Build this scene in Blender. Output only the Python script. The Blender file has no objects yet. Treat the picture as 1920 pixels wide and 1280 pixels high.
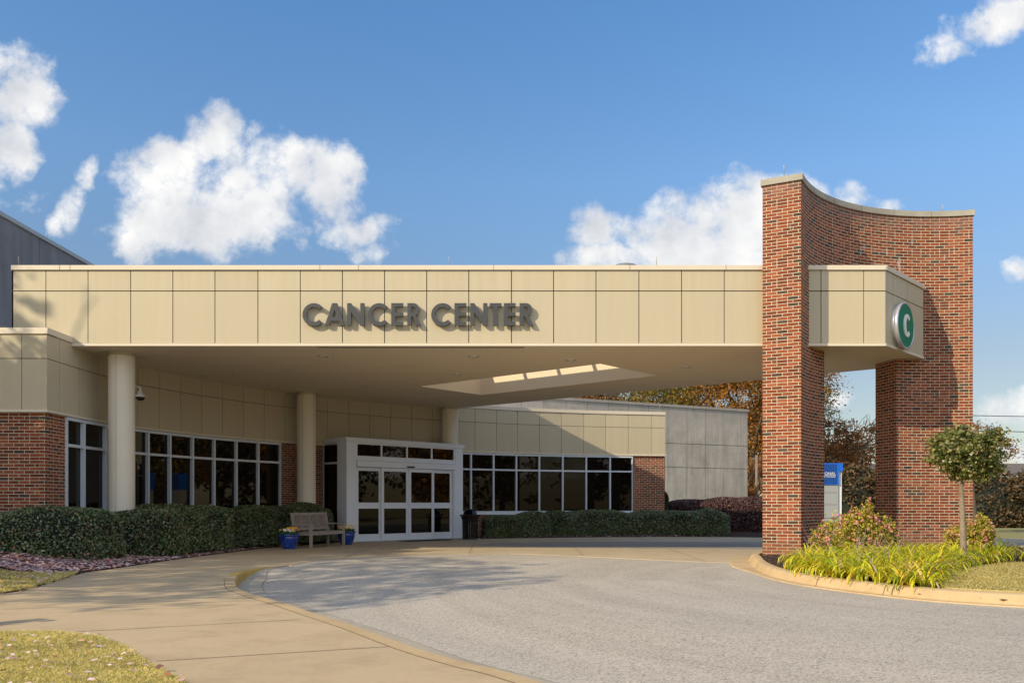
import bpy, bmesh, math, random
import numpy as np
from mathutils import Vector, Matrix, Quaternion
from mathutils.geometry import tessellate_polygon
R = math.radians
S = bpy.context.scene
COL = S.collection
rng = np.random.default_rng(7)
random.seed(7)

# ------------------------------------------------------------------ camera
EYE = 1.15; F = 1600.0; HOR = 945.0          # metres, pixels, horizon row of the photograph
cam = bpy.data.objects.new('camera', bpy.data.cameras.new('camera')); COL.objects.link(cam)
cam.location = (0, 0, EYE); cam.rotation_euler = (R(90), 0, 0)
cam.data.sensor_width = 36; cam.data.lens = 36 * F / 1920
cam.data.shift_y = (HOR - 640) / 1920
cam.data.clip_start = .05; cam.data.clip_end = 2000
S.camera = cam

# ------------------------------------------------------------------ exposure
S.view_settings.view_transform = 'Standard'; S.view_settings.look = 'None'
S.view_settings.gamma = 1; S.view_settings.exposure = 0.50

# ------------------------------------------------------------------ sun
SUN = Vector((1.36, 1.0, -0.93)).normalized()
sl = bpy.data.lights.new('sun', 'SUN'); sl.energy = 3.45; sl.angle = R(0.53); sl.color = (1.0, .84, .58)
so = bpy.data.objects.new('sun', sl); COL.objects.link(so)
so.rotation_euler = SUN.to_track_quat('-Z', 'Y').to_euler(); so.location = (-30, -20, 30)
SUN_EL = math.asin(-SUN.z); SUN_AZ = math.atan2(-SUN.x, -SUN.y)   # azimuth from +Y towards +X

# ------------------------------------------------------------------ node expressions
class X:
    nt = None
    def __init__(s, k): s.k = k
    @staticmethod
    def m(op, *a, clamp=False):
        n = X.nt.nodes.new('ShaderNodeMath'); n.operation = op; n.use_clamp = clamp
        for i, v in enumerate(a):
            if isinstance(v, X): X.nt.links.new(v.k, n.inputs[i])
            else: n.inputs[i].default_value = v
        return X(n.outputs[0])
    def __add__(s, o): return X.m('ADD', s, o)
    __radd__ = __add__
    def __sub__(s, o): return X.m('SUBTRACT', s, o)
    def __rsub__(s, o): return X.m('SUBTRACT', o, s)
    def __mul__(s, o): return X.m('MULTIPLY', s, o)
    __rmul__ = __mul__
    def __truediv__(s, o): return X.m('DIVIDE', s, o)
    def __gt__(s, o): return X.m('GREATER_THAN', s, o)
    def __lt__(s, o): return X.m('LESS_THAN', s, o)
    def floor(s): return X.m('FLOOR', s)
    def fract(s): return X.m('FRACT', s)
    def mod(s, o): return X.m('FLOORED_MODULO', s, o)
    def min(s, o): return X.m('MINIMUM', s, o)
    def max(s, o): return X.m('MAXIMUM', s, o)
    def abs(s): return X.m('ABSOLUTE', s)
    def clamp(s): return X.m('ADD', s, 0.0, clamp=True)
def smooth(x, a, b):
    n = X.nt.nodes.new('ShaderNodeMapRange'); n.interpolation_type = 'SMOOTHSTEP'
    X.nt.links.new(x.k, n.inputs[0]); n.inputs[1].default_value = a; n.inputs[2].default_value = b
    return X(n.outputs[0])
def comb(x, y, z=0.0):
    n = X.nt.nodes.new('ShaderNodeCombineXYZ')
    for i, v in enumerate((x, y, z)):
        if isinstance(v, X): X.nt.links.new(v.k, n.inputs[i])
        else: n.inputs[i].default_value = v
    return n.outputs[0]
def noise(vec, scale, detail=4, rough=.55, dist=0.0):
    n = X.nt.nodes.new('ShaderNodeTexNoise'); n.inputs['Scale'].default_value = scale
    n.inputs['Detail'].default_value = detail; n.inputs['Roughness'].default_value = rough
    n.inputs['Distortion'].default_value = dist
    if vec is not None: X.nt.links.new(vec, n.inputs['Vector'])
    return X(n.outputs[0])
def ramp(fac, stops, interp='LINEAR'):
    n = X.nt.nodes.new('ShaderNodeValToRGB'); X.nt.links.new(fac.k, n.inputs[0]); cr = n.color_ramp
    cr.interpolation = interp
    while len(cr.elements) < len(stops): cr.elements.new(.5)
    for e, (p, c) in zip(cr.elements, stops): e.position = p; e.color = (*c, 1)
    return n.outputs[0]
def mix(fac, a, b, mode='MIX'):
    n = X.nt.nodes.new('ShaderNodeMix'); n.data_type = 'RGBA'; n.blend_type = mode
    for s_, v in ((n.inputs[0], fac), (n.inputs[6], a), (n.inputs[7], b)):
        if isinstance(v, X): X.nt.links.new(v.k, s_)
        elif isinstance(v, (tuple, list)): s_.default_value = (*v, 1)
        elif isinstance(v, (int, float)): s_.default_value = v
        else: X.nt.links.new(v, s_)
    return n.outputs[2]
def srgb(r, g, b):
    f = lambda c: (c / 255 / 12.92) if c <= 10 else ((c / 255 + .055) / 1.055) ** 2.4
    return (f(r), f(g), f(b))

# ------------------------------------------------------------------ world: physical sky with cumulus at infinity
W = bpy.data.worlds.new('World'); S.world = W; W.use_nodes = True
nt = W.node_tree; nt.nodes.clear(); X.nt = nt
sky = nt.nodes.new('ShaderNodeTexSky'); sky.sky_type = 'NISHITA'; sky.sun_disc = False
sky.sun_elevation = SUN_EL; sky.sun_rotation = SUN_AZ
sky.altitude = 200; sky.air_density = 1.0; sky.dust_density = 0.6; sky.ozone_density = 2.2
tc = nt.nodes.new('ShaderNodeTexCoord'); sp = nt.nodes.new('ShaderNodeSeparateXYZ')
nt.links.new(tc.outputs['Generated'], sp.inputs[0])
dx, dy, dz = (X(o) for o in sp.outputs)
yy = dy.max(.05)
U = dx / yy; V = dz / yy
warp = noise(tc.outputs['Generated'], 9, 4, .6)
warp2 = noise(comb(dz, dx, dy), 9, 4, .6)
Uw = U + (warp - .5) * .09; Vw = V + (warp2 - .5) * .07
BL = [(300,362,92,92,.95),(395,262,54,54,.92),(255,430,70,75,1),(350,420,150,75,1.05),(460,395,140,75,1.1),(553,318,85,62,1.0),(610,355,75,70,.9),
      (480,330,130,75,.9),(325,308,75,58,.9),(655,320,26,50,.6),(650,430,70,34,.8),(690,470,40,25,.45),(595,410,25,22,.5),(120,395,30,55,.7),(100,425,22,30,.5),(155,330,22,28,.5),
      (225,338,40,26,.5),(20,170,85,85,1.05),(50,190,70,60,.95),(10,300,42,60,.85),(60,135,60,45,.7),(40,375,50,25,.35),
      (1290,440,120,85,1.1),(1400,425,130,95,1.15),(1130,408,52,46,.9),(1150,470,85,42,.8),(1220,410,70,52,.95),(1062,470,22,22,.4),(1380,490,260,50,1.0),
      (1600,368,36,30,.75),(1645,384,40,18,.6),(1500,400,70,60,.7),
      (1830,60,80,36,.7),(1780,95,45,34,.65),(1890,30,60,40,.75),(1740,100,20,18,.35),(1925,505,36,36,.8),
      (1880,770,60,34,.95),(1925,760,50,42,.9),(1575,752,40,24,.7),(1905,840,50,18,.5),(1700,790,90,20,.5),(1480,700,60,20,.5)]
field = None
for (px, py, a, b, k) in BL:
    u0 = (px - 960) / F; v0 = (HOR - py) / F
    e1 = (Uw - u0) * (F / a); e2 = (Vw - v0) * (F / b)
    f = (1.0 - e1 * e1 - e2 * e2) * k
    field = f if field is None else field.max(f)
field = field.max(-1.5)
n1 = noise(comb(U, V, .3), 13, 14, .66)
n2 = noise(comb(U + .010, V - .018, .3), 13, 9, .62)   # the same billows sampled a step away from the sun
dens = field * .42 + (n1 - .5) * 1.7
alpha = smooth(dens, -.10, .40)
core = smooth(dens, .1, .9)
l1 = noise(comb(U, V, .7), 9, 6, .5); l2 = noise(comb(U + .018, V - .03, .7), 9, 6, .5)
relief = (n1 - n2) * 1.8 + (l1 - l2) * 4.2
shade = (relief * .5 + .60 + smooth(noise(comb(U, V, 2.0), 9, 4), .35, .7) * .30 - core * .26).clamp()
ccol = ramp(shade, [(0, (3.1, 3.35, 3.75)), (.4, (4.3, 4.4, 4.6)), (.75, (5.3, 5.3, 5.3)), (1, (6.0, 5.9, 5.75))])
front = (dy > .06)
bx_ = dx / (dy.abs().max(.12)); bz_ = dz / (dy.abs().max(.12))
fill_clouds = smooth(noise(tc.outputs['Generated'], 2.6, 7, .6), .41, .52) * smooth(dy * -1.0, -.02, .10) * (dz > .03)  # cloud cover behind the camera, added to brighten the shaded walls
a_f = (alpha * front).max(fill_clouds * .95)
ccol = mix((dy < 0.0), ccol, (5.9, 6.15, 6.6))
skycol = mix(a_f * .97, mix(1.0, sky.outputs[0], ramp(dz, [(0, (.56, .50, .44)), (.157, (.68, .60, .56)), (.35, (.80, .96, 1.04)), (.5, (.70, 1.0, 1.17)), (1, (.75, 1.0, 1.17))]), 'MULTIPLY'), ccol)
bg = nt.nodes.new('ShaderNodeBackground'); bg.inputs[1].default_value = .123
nt.links.new(skycol, bg.inputs[0])
wo = nt.nodes.new('ShaderNodeOutputWorld'); nt.links.new(bg.outputs[0], wo.inputs[0])
try: W.cycles.sampling_method = 'MANUAL'; W.cycles.sample_map_resolution = 512
except Exception: pass

# ------------------------------------------------------------------ materials
def new_mat(name):
    m = bpy.data.materials.new(name); m.use_nodes = True; X.nt = m.node_tree
    return m, m.node_tree, m.node_tree.nodes['Principled BSDF']
def coords(kind='Object'):
    n = X.nt.nodes.new('ShaderNodeTexCoord'); return n.outputs[kind]
def world_pos():
    n = X.nt.nodes.new('ShaderNodeNewGeometry'); return n.outputs['Position']
def bump(bs, h, strength, dist=.01):
    b = X.nt.nodes.new('ShaderNodeBump'); b.inputs['Strength'].default_value = strength
    b.inputs['Distance'].default_value = dist
    X.nt.links.new(h.k, b.inputs['Height']); X.nt.links.new(b.outputs[0], bs.inputs['Normal'])
def plain(name, col, rough=.6, var=.08, scale=3.0, metal=0.0, fine=60, bmp=0.0, spec=.5):
    m, t, b = new_mat(name); p = world_pos()
    n = noise(p, scale, 5) * .6 + noise(p, fine, 3) * .4
    lo = tuple(c * (1 - var) for c in col); hi = tuple(min(1, c * (1 + var)) for c in col)
    t.links.new(ramp(n, [(.3, lo), (.7, hi)]), b.inputs['Base Color'])
    b.inputs['Roughness'].default_value = rough; b.inputs['Metallic'].default_value = metal
    b.inputs['Specular IOR Level'].default_value = spec
    if bmp: bump(b, noise(p, fine, 4), bmp, .005)
    return m
M = {}
def panel_mat():
    m, t, b = new_mat('cream_panel'); g = t.nodes.new('ShaderNodeNewGeometry'); r = X(g.outputs['Random Per Island']); p = g.outputs['Position']
    w = t.nodes.new('ShaderNodeSeparateXYZ'); t.links.new(p, w.inputs[0]); x_, y_, z_ = (X(o) for o in w.outputs)
    st = noise(comb(x_ * 5.0, y_ * 5.0, z_ * .35), 1.3, 5, .6); n = noise(p, .8, 5)
    v = r * .055 + n * .10 + smooth(st, .35, .7) * .05 + smooth(z_, 5.4, 6.1) * (st - .5) * .25
    t.links.new(ramp(v, [(0, (.475, .418, .298)), (.21, (.555, .490, .352))]), b.inputs['Base Color'])
    b.inputs['Roughness'].default_value = .55
    bump(b, noise(p, 1.6, 2) + noise(p, 30, 3) * .05, .10, .012); return m
M['cream'] = panel_mat()
M['cream_trim'] = plain('cream_trim', (.68, .61, .50), .5, .03)
M['column'] = plain('column_paint', (.74, .68, .56), .5, .04, .8)
M['soffit'] = plain('soffit_stucco', (.70, .59, .44), .8, .05, .5, fine=90, bmp=.06)
M['joint'] = plain('dark_joint', (.05, .042, .035), .9, .1)
M['joint_soft'] = plain('soft_joint', (.20, .17, .12), .9, .1)
M['letter'] = plain('charcoal_letter', (.058, .060, .066), .45, .08, 2)
M['alu'] = plain('aluminium_frame', (.62, .68, .76), .35, .03, 4)
M['vest'] = plain('vestibule_metal', (.74, .79, .86), .4, .03, 2)
M['white_metal'] = plain('white_metal', (.76, .80, .86), .4, .03)
M['rod'] = plain('rod_metal', (.42, .40, .38), .4, .05, metal=.4)
M['black'] = plain('black_paint', (.008, .008, .009), .22, .1)
M['rubber'] = plain('black_rubber', (.02, .02, .02), .8, .1)
M['capstone'] = plain('capstone', (.36, .345, .30), .85, .28, 2.2, bmp=.2)
M['green'] = plain('green_face', (.010, .19, .10), .55, .06, spec=.2)
M['silver'] = plain('silver_rim', (.55, .55, .60), .3, .04, metal=.6)
M['blue'] = plain('blue_sign', (.008, .07, .32), .35, .05)
M['bright_blue'] = plain('bright_blue', (.01, .15, .75), .35, .04)
M['sign_grey'] = plain('sign_grey', (.36, .38, .40), .45, .03)
M['white'] = plain('white_lettering', (.8, .8, .8), .5, .02)
M['roof_gravel'] = plain('roof_membrane', (.35, .34, .32), .9, .1)
M['lamp_white'] = plain('lamp_trim', (.62, .60, .56), .3, .02, metal=.5)
M['lamp_dark'] = plain('lamp_reflector', (.10, .09, .08), .3, .05, metal=.5)
M['cable'] = plain('cable_black', (.03, .03, .03), .6, .1)
M['pole_wood'] = plain('pole_wood', (.22, .16, .12), .9, .2, 3)
M['house_wall'] = plain('house_wall', (.30, .22, .18), .8, .1)
M['house_roof'] = plain('house_roof', (.13, .11, .10), .9, .15, .5)

def glass_mat():
    m, t, b = new_mat('dark_window_glass')
    b.inputs['Base Color'].default_value = (.006, .005, .004, 1); b.inputs['Roughness'].default_value = .015
    b.inputs['IOR'].default_value = 1.45; b.inputs['Specular IOR Level'].default_value = .40; b.inputs['Specular Tint'].default_value = (1, .86, .66, 1)
    p = world_pos(); bump(b, noise(p, .8, 2), .03, .02)
    return m
M['glass'] = glass_mat()
def clear_glass():
    m, t, b = new_mat('skylight_glass'); t.nodes.remove(b)
    tr = t.nodes.new('ShaderNodeBsdfTransparent'); tr.inputs[0].default_value = (.93, .95, .95, 1)
    gl = t.nodes.new('ShaderNodeBsdfGlossy'); gl.inputs['Roughness'].default_value = .03
    mx = t.nodes.new('ShaderNodeMixShader'); mx.inputs[0].default_value = .06
    t.links.new(tr.outputs[0], mx.inputs[1]); t.links.new(gl.outputs[0], mx.inputs[2])
    t.links.new(mx.outputs[0], t.nodes['Material Output'].inputs[0]); return m
M['clear'] = clear_glass()

def brick_mat(name, stains=False):
    m, t, b = new_mat(name); uv = t.nodes.new('ShaderNodeUVMap'); uv.uv_map = 'UVMap'
    s = t.nodes.new('ShaderNodeSeparateXYZ'); t.links.new(uv.outputs[0], s.inputs[0])
    u, v = X(s.outputs[0]), X(s.outputs[1])
    H, Wd, mo = .0677, .2135, .0112
    row = (v / H).floor(); fl = (row.mod(6.0) < .5); nf = 1.0 - fl
    pos = u / Wd + row.mod(2.0) * .5
    c1 = pos.floor(); f1 = pos.fract() * Wd; d1 = f1.min(Wd - f1)
    q = u / (Wd * 1.5); k = q.floor(); g = q.fract() * 1.5
    hd = (g > 1.0); wid = (1.0 - hd * .5) * Wd; f2 = (g - hd) * Wd; d2 = f2.min(wid - f2)
    c2 = k * 2.0 + hd + 500.0
    cid = c1 * nf + c2 * fl; d = d1 * nf + d2 * fl
    fv = (v / H).fract() * H; dv = fv.min(H - fv)
    jit = (noise(world_pos(), 70, 2) - .5) * .004
    dist = d.min(dv) + jit
    mask = smooth(dist, mo * .5 - .0012, mo * .5 + .0016)      # 1 on brick, 0 in mortar
    wn = t.nodes.new('ShaderNodeTexWhiteNoise'); wn.noise_dimensions = '2D'
    t.links.new(comb(cid, row), wn.inputs['Vector']); rnd = X(wn.outputs[0])
    bc = ramp(rnd, [(0, (.05, .036, .030)), (.045, (.085, .055, .042)), (.06, (.12, .037, .019)), (.4, (.20, .050, .020)), (.75, (.265, .068, .026)), (1, (.32, .098, .044))])
    fn = noise(world_pos(), 45, 5, .7)
    bc = mix(1.0, bc, ramp(smooth(dist, .004, .018), [(0, (.62, .60, .62)), (1, (1.08, 1.08, 1.08))]), 'MULTIPLY')
    bc = mix(.55, bc, ramp(fn, [(.25, (.5, .5, .5)), (.75, (1.35, 1.3, 1.25))]), 'MULTIPLY')
    big = noise(world_pos(), .9, 4)
    bc = mix(.5, bc, ramp(big, [(.3, (.78, .76, .76)), (.7, (1.12, 1.1, 1.08))]), 'MULTIPLY')
    mc = ramp(noise(world_pos(), 8, 4), [(.3, (.47, .41, .31)), (.7, (.66, .585, .46))])
    col = mix(mask, mc, bc)
    if stains:
        w = t.nodes.new('ShaderNodeSeparateXYZ'); t.links.new(world_pos(), w.inputs[0])
        x_, y_, z_ = (X(o) for o in w.outputs)
        st = noise(comb(x_ * 6.0, y_ * 6.0, z_ * 1.6), 1.6, 3, .5)
        win = smooth(z_, 6.35, 6.7) * (1.0 - smooth(z_, 7.1, 7.35))
        e = smooth(st, .66, .74) * win * .55
        col = mix(e, col, (.62, .58, .56))
        top = smooth(z_ + (noise(comb(x_ * 3.0, y_ * 3.0, z_ * .3), 2, 3) - .5) * .9, 7.35, 7.75) * .35
        col = mix(top, col, (.20, .16, .15))
    w2 = t.nodes.new('ShaderNodeSeparateXYZ'); t.links.new(world_pos(), w2.inputs[0]); zz_ = X(w2.outputs[2])
    spl = (1.0 - smooth(zz_ + (noise(world_pos(), 3.5, 4) - .5) * .5, .12, .65)) * .35
    col = mix(spl, col, (.22, .13, .085))
    t.links.new(col, b.inputs['Base Color']); b.inputs['Roughness'].default_value = .85
    b.inputs['Specular IOR Level'].default_value = .25
    bump(b, mask * .8 + fn * .25, .55, .006)
    return m
M['brick'] = brick_mat('red_brick'); M['brick_st'] = brick_mat('red_brick_streaked', True)

def concrete_mat(name, lo, hi, sc=.5, speck=.25, streak=False):
    m, t, b = new_mat(name); p = world_pos()
    n = noise(p, sc, 6, .6) * .7 + noise(p, 14, 3) * .3
    c = ramp(n, [(.3, lo), (.68, hi)])
    f = noise(p, 120, 3, .7)
    c = mix(speck, c, ramp(f, [(.3, (.55, .55, .55)), (.7, (1.4, 1.4, 1.4))]), 'MULTIPLY')
    st = noise(p, 1.7, 7, .65)
    c = mix(.28, c, ramp(st, [(.38, (.62, .58, .52)), (.52, (1, 1, 1))]), 'MULTIPLY')
    if streak:
        w = t.nodes.new('ShaderNodeSeparateXYZ'); t.links.new(p, w.inputs[0])
        x_, y_, z_ = (X(o) for o in w.outputs)
        s2 = noise(comb(x_ * 2.5, y_ * 2.5, z_ * .25), 1.5, 5, .6)
        c = mix(.38, c, ramp(s2, [(.35, (.45, .45, .46)), (.6, (1.05, 1.05, 1.03))]), 'MULTIPLY')
        c = mix(smooth(z_ + (s2 - .5) * 3.0, 5.2, 7.2) * .35, c, (.12, .12, .12))
    t.links.new(c, b.inputs['Base Color']); b.inputs['Roughness'].default_value = .9
    b.inputs['Specular IOR Level'].default_value = .25
    bump(b, f, .25, .004); return m
M['walk'] = concrete_mat('pavement_concrete', (.44, .335, .21), (.55, .425, .27), .35)
M['apron'] = concrete_mat('apron_concrete', (.41, .335, .225), (.52, .43, .30), .45)
M['kerb'] = concrete_mat('kerb_concrete', (.45, .325, .18), (.56, .42, .245), .8)
M['yellow_kerb'] = concrete_mat('yellow_kerb_concrete', (.42, .27, .07), (.60, .41, .13), 1.5)  # yellower colour for the kerb stretch that drops to the drive
M['gutter'] = concrete_mat('gutter_concrete', (.36, .32, .26), (.44, .40, .33), .8)
M['greywall'] = concrete_mat('weathered_concrete', (.45, .41, .36), (.60, .555, .50), .6, .2, True)
M['darkwall'] = concrete_mat('dark_weathered_concrete', (.20, .21, .235), (.32, .335, .37), .5, .2, True)
M['dark_paving'] = concrete_mat('darker_paving', (.26, .235, .205), (.36, .325, .28), .8, .4)
M['groove'] = plain('pavement_groove', (.14, .11, .075), .9, .1)

def asphalt_mat():
    m, t, b = new_mat('exposed_aggregate_asphalt'); p = world_pos()
    vo = t.nodes.new('ShaderNodeTexVoronoi'); vo.inputs['Scale'].default_value = 75
    t.links.new(p, vo.inputs['Vector'])
    s = t.nodes.new('ShaderNodeSeparateColor'); t.links.new(vo.outputs['Color'], s.inputs[0])
    r = X(s.outputs[0]); g = X(s.outputs[1])
    c = ramp(r, [(0, (.20, .18, .155)), (.10, (.34, .305, .26)), (.3, (.42, .38, .33)), (.7, (.49, .445, .385)), (1, (.56, .51, .445))])
    big = noise(p, .45, 5, .6); c = mix(.6, c, ramp(big, [(.3, (.90, .90, .90)), (.7, (1.06, 1.05, 1.04))]), 'MULTIPLY')
    w_ = t.nodes.new('ShaderNodeSeparateXYZ'); t.links.new(p, w_.inputs[0]); px_, py_ = X(w_.outputs[0]) - 7.6, X(w_.outputs[1]) - 13.0
    rad = X.m('SQRT', px_ * px_ + py_ * py_); wear = noise(comb(rad * 1.6, X.m('ARCTAN2', py_, px_) * .8, 0.0), 1.1, 4, .55)
    c = mix(.5, c, ramp(wear, [(.32, (.80, .79, .77)), (.6, (1.06, 1.06, 1.06))]), 'MULTIPLY')
    spot = noise(p, 2.6, 3, .5); c = mix(smooth(spot, .70, .76) * .35, c, (.13, .12, .11))
    f = noise(p, 75, 4, .75); c = mix(.55, c, ramp(f, [(.36, (.62, .61, .60)), (.56, (1.10, 1.10, 1.10))]), 'MULTIPLY')
    t.links.new(c, b.inputs['Base Color']); b.inputs['Roughness'].default_value = .92
    b.inputs['Specular IOR Level'].default_value = .2
    bump(b, r * .5 + f, .3, .004); return m
M['asphalt'] = asphalt_mat()

def leaf_mat(name, stops, rough=.55, trans=.25, patch=.35, psc=1.2, spec=.4):
    m, t, b = new_mat(name); g = t.nodes.new('ShaderNodeNewGeometry'); r = X(g.outputs['Random Per Island'])
    c = ramp(r, stops)
    n = noise(g.outputs['Position'], psc, 3)
    c = mix(patch, c, ramp(n, [(.3, (.6, .62, .6)), (.7, (1.35, 1.3, 1.2))]), 'MULTIPLY')
    t.links.new(c, b.inputs['Base Color']); b.inputs['Roughness'].default_value = rough
    b.inputs['Specular IOR Level'].default_value = spec
    tl = t.nodes.new('ShaderNodeBsdfTranslucent'); t.links.new(c, tl.inputs[0])
    mx = t.nodes.new('ShaderNodeMixShader'); mx.inputs[0].default_value = trans
    t.links.new(b.outputs[0], mx.inputs[1]); t.links.new(tl.outputs[0], mx.inputs[2])
    t.links.new(mx.outputs[0], t.nodes['Material Output'].inputs[0]); return m
M['holly'] = leaf_mat('hedge_leaves', [(0, (.03, .055, .018)), (.5, (.10, .15, .055)), (.84, (.19, .25, .10)), (.955, (.34, .36, .18)), (.975, (.42, .10, .07)), (1, (.6, .42, .36))], .28, spec=.8)
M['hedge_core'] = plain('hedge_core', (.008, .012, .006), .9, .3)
M['purple'] = leaf_mat('purple_leaves', [(0, (.05, .022, .028)), (.6, (.11, .055, .058)), (1, (.22, .13, .11))], .5)
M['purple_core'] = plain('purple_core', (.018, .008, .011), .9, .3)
M['lily'] = leaf_mat('daylily_blades', [(0, (.22, .30, .015)), (.3, (.45, .52, .02)), (.62, (.72, .72, .03)), (.80, (.85, .66, .05)), (.92, (.85, .50, .06)), (.97, (.65, .55, .38)), (1, (.5, .4, .28))], .4, .4, .2, 3)
M['dry_stem'] = plain('dry_stems', (.30, .25, .22), .8, .2)
M['rose_leaf'] = leaf_mat('rose_leaves', [(0, (.15, .19, .025)), (.4, (.40, .40, .05)), (.75, (.62, .52, .07)), (1, (.60, .28, .08))], .5)
M['rose_bloom'] = leaf_mat('rose_petals', [(0, (.62, .12, .20)), (.5, (.75, .35, .36)), (1, (.80, .55, .48))], .6, .3, 0)
M['topiary'] = leaf_mat('small_tree_leaves', [(0, (.06, .09, .018)), (.5, (.16, .20, .04)), (.8, (.33, .32, .11)), (1, (.42, .26, .14))], .4, .3, spec=.6)
M['bark'] = plain('bark', (.24, .19, .14), .95, .45, 6, fine=35, bmp=.9)
M['bark_dark'] = plain('bark_dark', (.10, .08, .065), .95, .3, 5)
M['autumn'] = leaf_mat('autumn_leaves', [(0, (.12, .09, .015)), (.35, (.30, .15, .022)), (.7, (.48, .19, .028)), (1, (.60, .30, .05))], .7, .3, .5, .35)
M['autumn_green'] = leaf_mat('turning_leaves', [(0, (.06, .075, .015)), (.5, (.20, .17, .03)), (1, (.42, .24, .04))], .7, .3, .5, .35)
M['rust'] = leaf_mat('rust_leaves', [(0, (.12, .06, .02)), (.5, (.26, .12, .04)), (1, (.38, .18, .06))], .7, .3, .5, .35)
M['brown_shrub'] = leaf_mat('brown_green_leaves', [(0, (.03, .032, .012)), (.5, (.085, .065, .028)), (.8, (.15, .085, .04)), (1, (.21, .12, .055))], .7, .15, .5, .5)
M['evergreen'] = leaf_mat('evergreen_leaves', [(0, (.012, .026, .010)), (1, (.045, .07, .02))], .5, .15)
M['shade_leaf'] = leaf_mat('roadside_tree_leaves', [(0, (.10, .09, .02)), (1, (.3, .16, .05))], .7, .2)
M['grass'] = leaf_mat('lawn_blades', [(0, (.26, .28, .06)), (.3, (.52, .48, .12)), (.65, (.78, .64, .26)), (1, (.88, .72, .40))], .8, .25, .45, 1.1, .2)
M['grass_dry'] = leaf_mat('island_lawn_blades', [(0, (.25, .27, .06)), (.3, (.43, .39, .11)), (.65, (.56, .45, .20)), (1, (.66, .53, .28))], .8, .25, .35, 1.1, .2)
M['litter'] = leaf_mat('fallen_leaf', [(0, (.18, .08, .07)), (.2, (.50, .28, .27)), (.5, (.78, .58, .60)), (.85, (.86, .74, .76)), (.93, (.65, .20, .09)), (1, (.75, .42, .18))], .7, .15, .2)
M['chips'] = leaf_mat('mulch_chips', [(0, (.05, .03, .022)), (.5, (.12, .075, .055)), (.9, (.22, .16, .13)), (1, (.36, .30, .26))], .9, 0, .3, 4)
def soil_mat(name, lo, hi, sc=14):
    m, t, b = new_mat(name); p = world_pos(); n = noise(p, sc, 8, .8)
    t.links.new(ramp(n, [(.3, lo), (.7, hi)]), b.inputs['Base Color']); b.inputs['Roughness'].default_value = .95
    b.inputs['Specular IOR Level'].default_value = .1
    bump(b, n, .9, .03); return m
M['mulch'] = soil_mat('mulch', (.03, .02, .016), (.10, .065, .052))
M['turf'] = soil_mat('turf_base', (.34, .28, .10), (.70, .57, .27), 22)
M['ground'] = soil_mat('far_lawn', (.20, .19, .085), (.33, .30, .15), .8)

def teak_mat():
    m, t, b = new_mat('weathered_teak'); w = t.nodes.new('ShaderNodeSeparateXYZ'); t.links.new(coords(), w.inputs[0])
    x_, y_, z_ = (X(o) for o in w.outputs); n = noise(comb(x_ * 3.0, y_ * 20.0, z_ * 14.0), 3, 5)
    t.links.new(ramp(n, [(.3, (.26, .21, .17)), (.7, (.44, .38, .33))]), b.inputs['Base Color'])
    b.inputs['Roughness'].default_value = .8; return m
M['teak'] = teak_mat()
def glaze_mat():
    m, t, b = new_mat('cobalt_glaze'); w = t.nodes.new('ShaderNodeSeparateXYZ'); t.links.new(coords(), w.inputs[0])
    x_, y_, z_ = (X(o) for o in w.outputs); n = noise(comb(x_ * 9.0, y_ * 9.0, z_ * 2.0), 2, 5, .6)
    t.links.new(ramp(n, [(.3, (.004, .012, .09)), (.55, (.008, .05, .33)), (.78, (.03, .20, .62))]), b.inputs['Base Color'])
    b.inputs['Roughness'].default_value = .12; b.inputs['Coat Weight'].default_value = .6; return m
M['glaze'] = glaze_mat()
M['petal_y'] = plain('yellow_petals', (.80, .55, .02), .6, .1)
M['petal_w'] = plain('white_petals', (.80, .80, .78), .6, .05)
M['petal_o'] = plain('orange_petals', (.80, .22, .02), .6, .1)
M['pansy_leaf'] = plain('pansy_leaves', (.05, .13, .03), .5, .3, 20)

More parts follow.
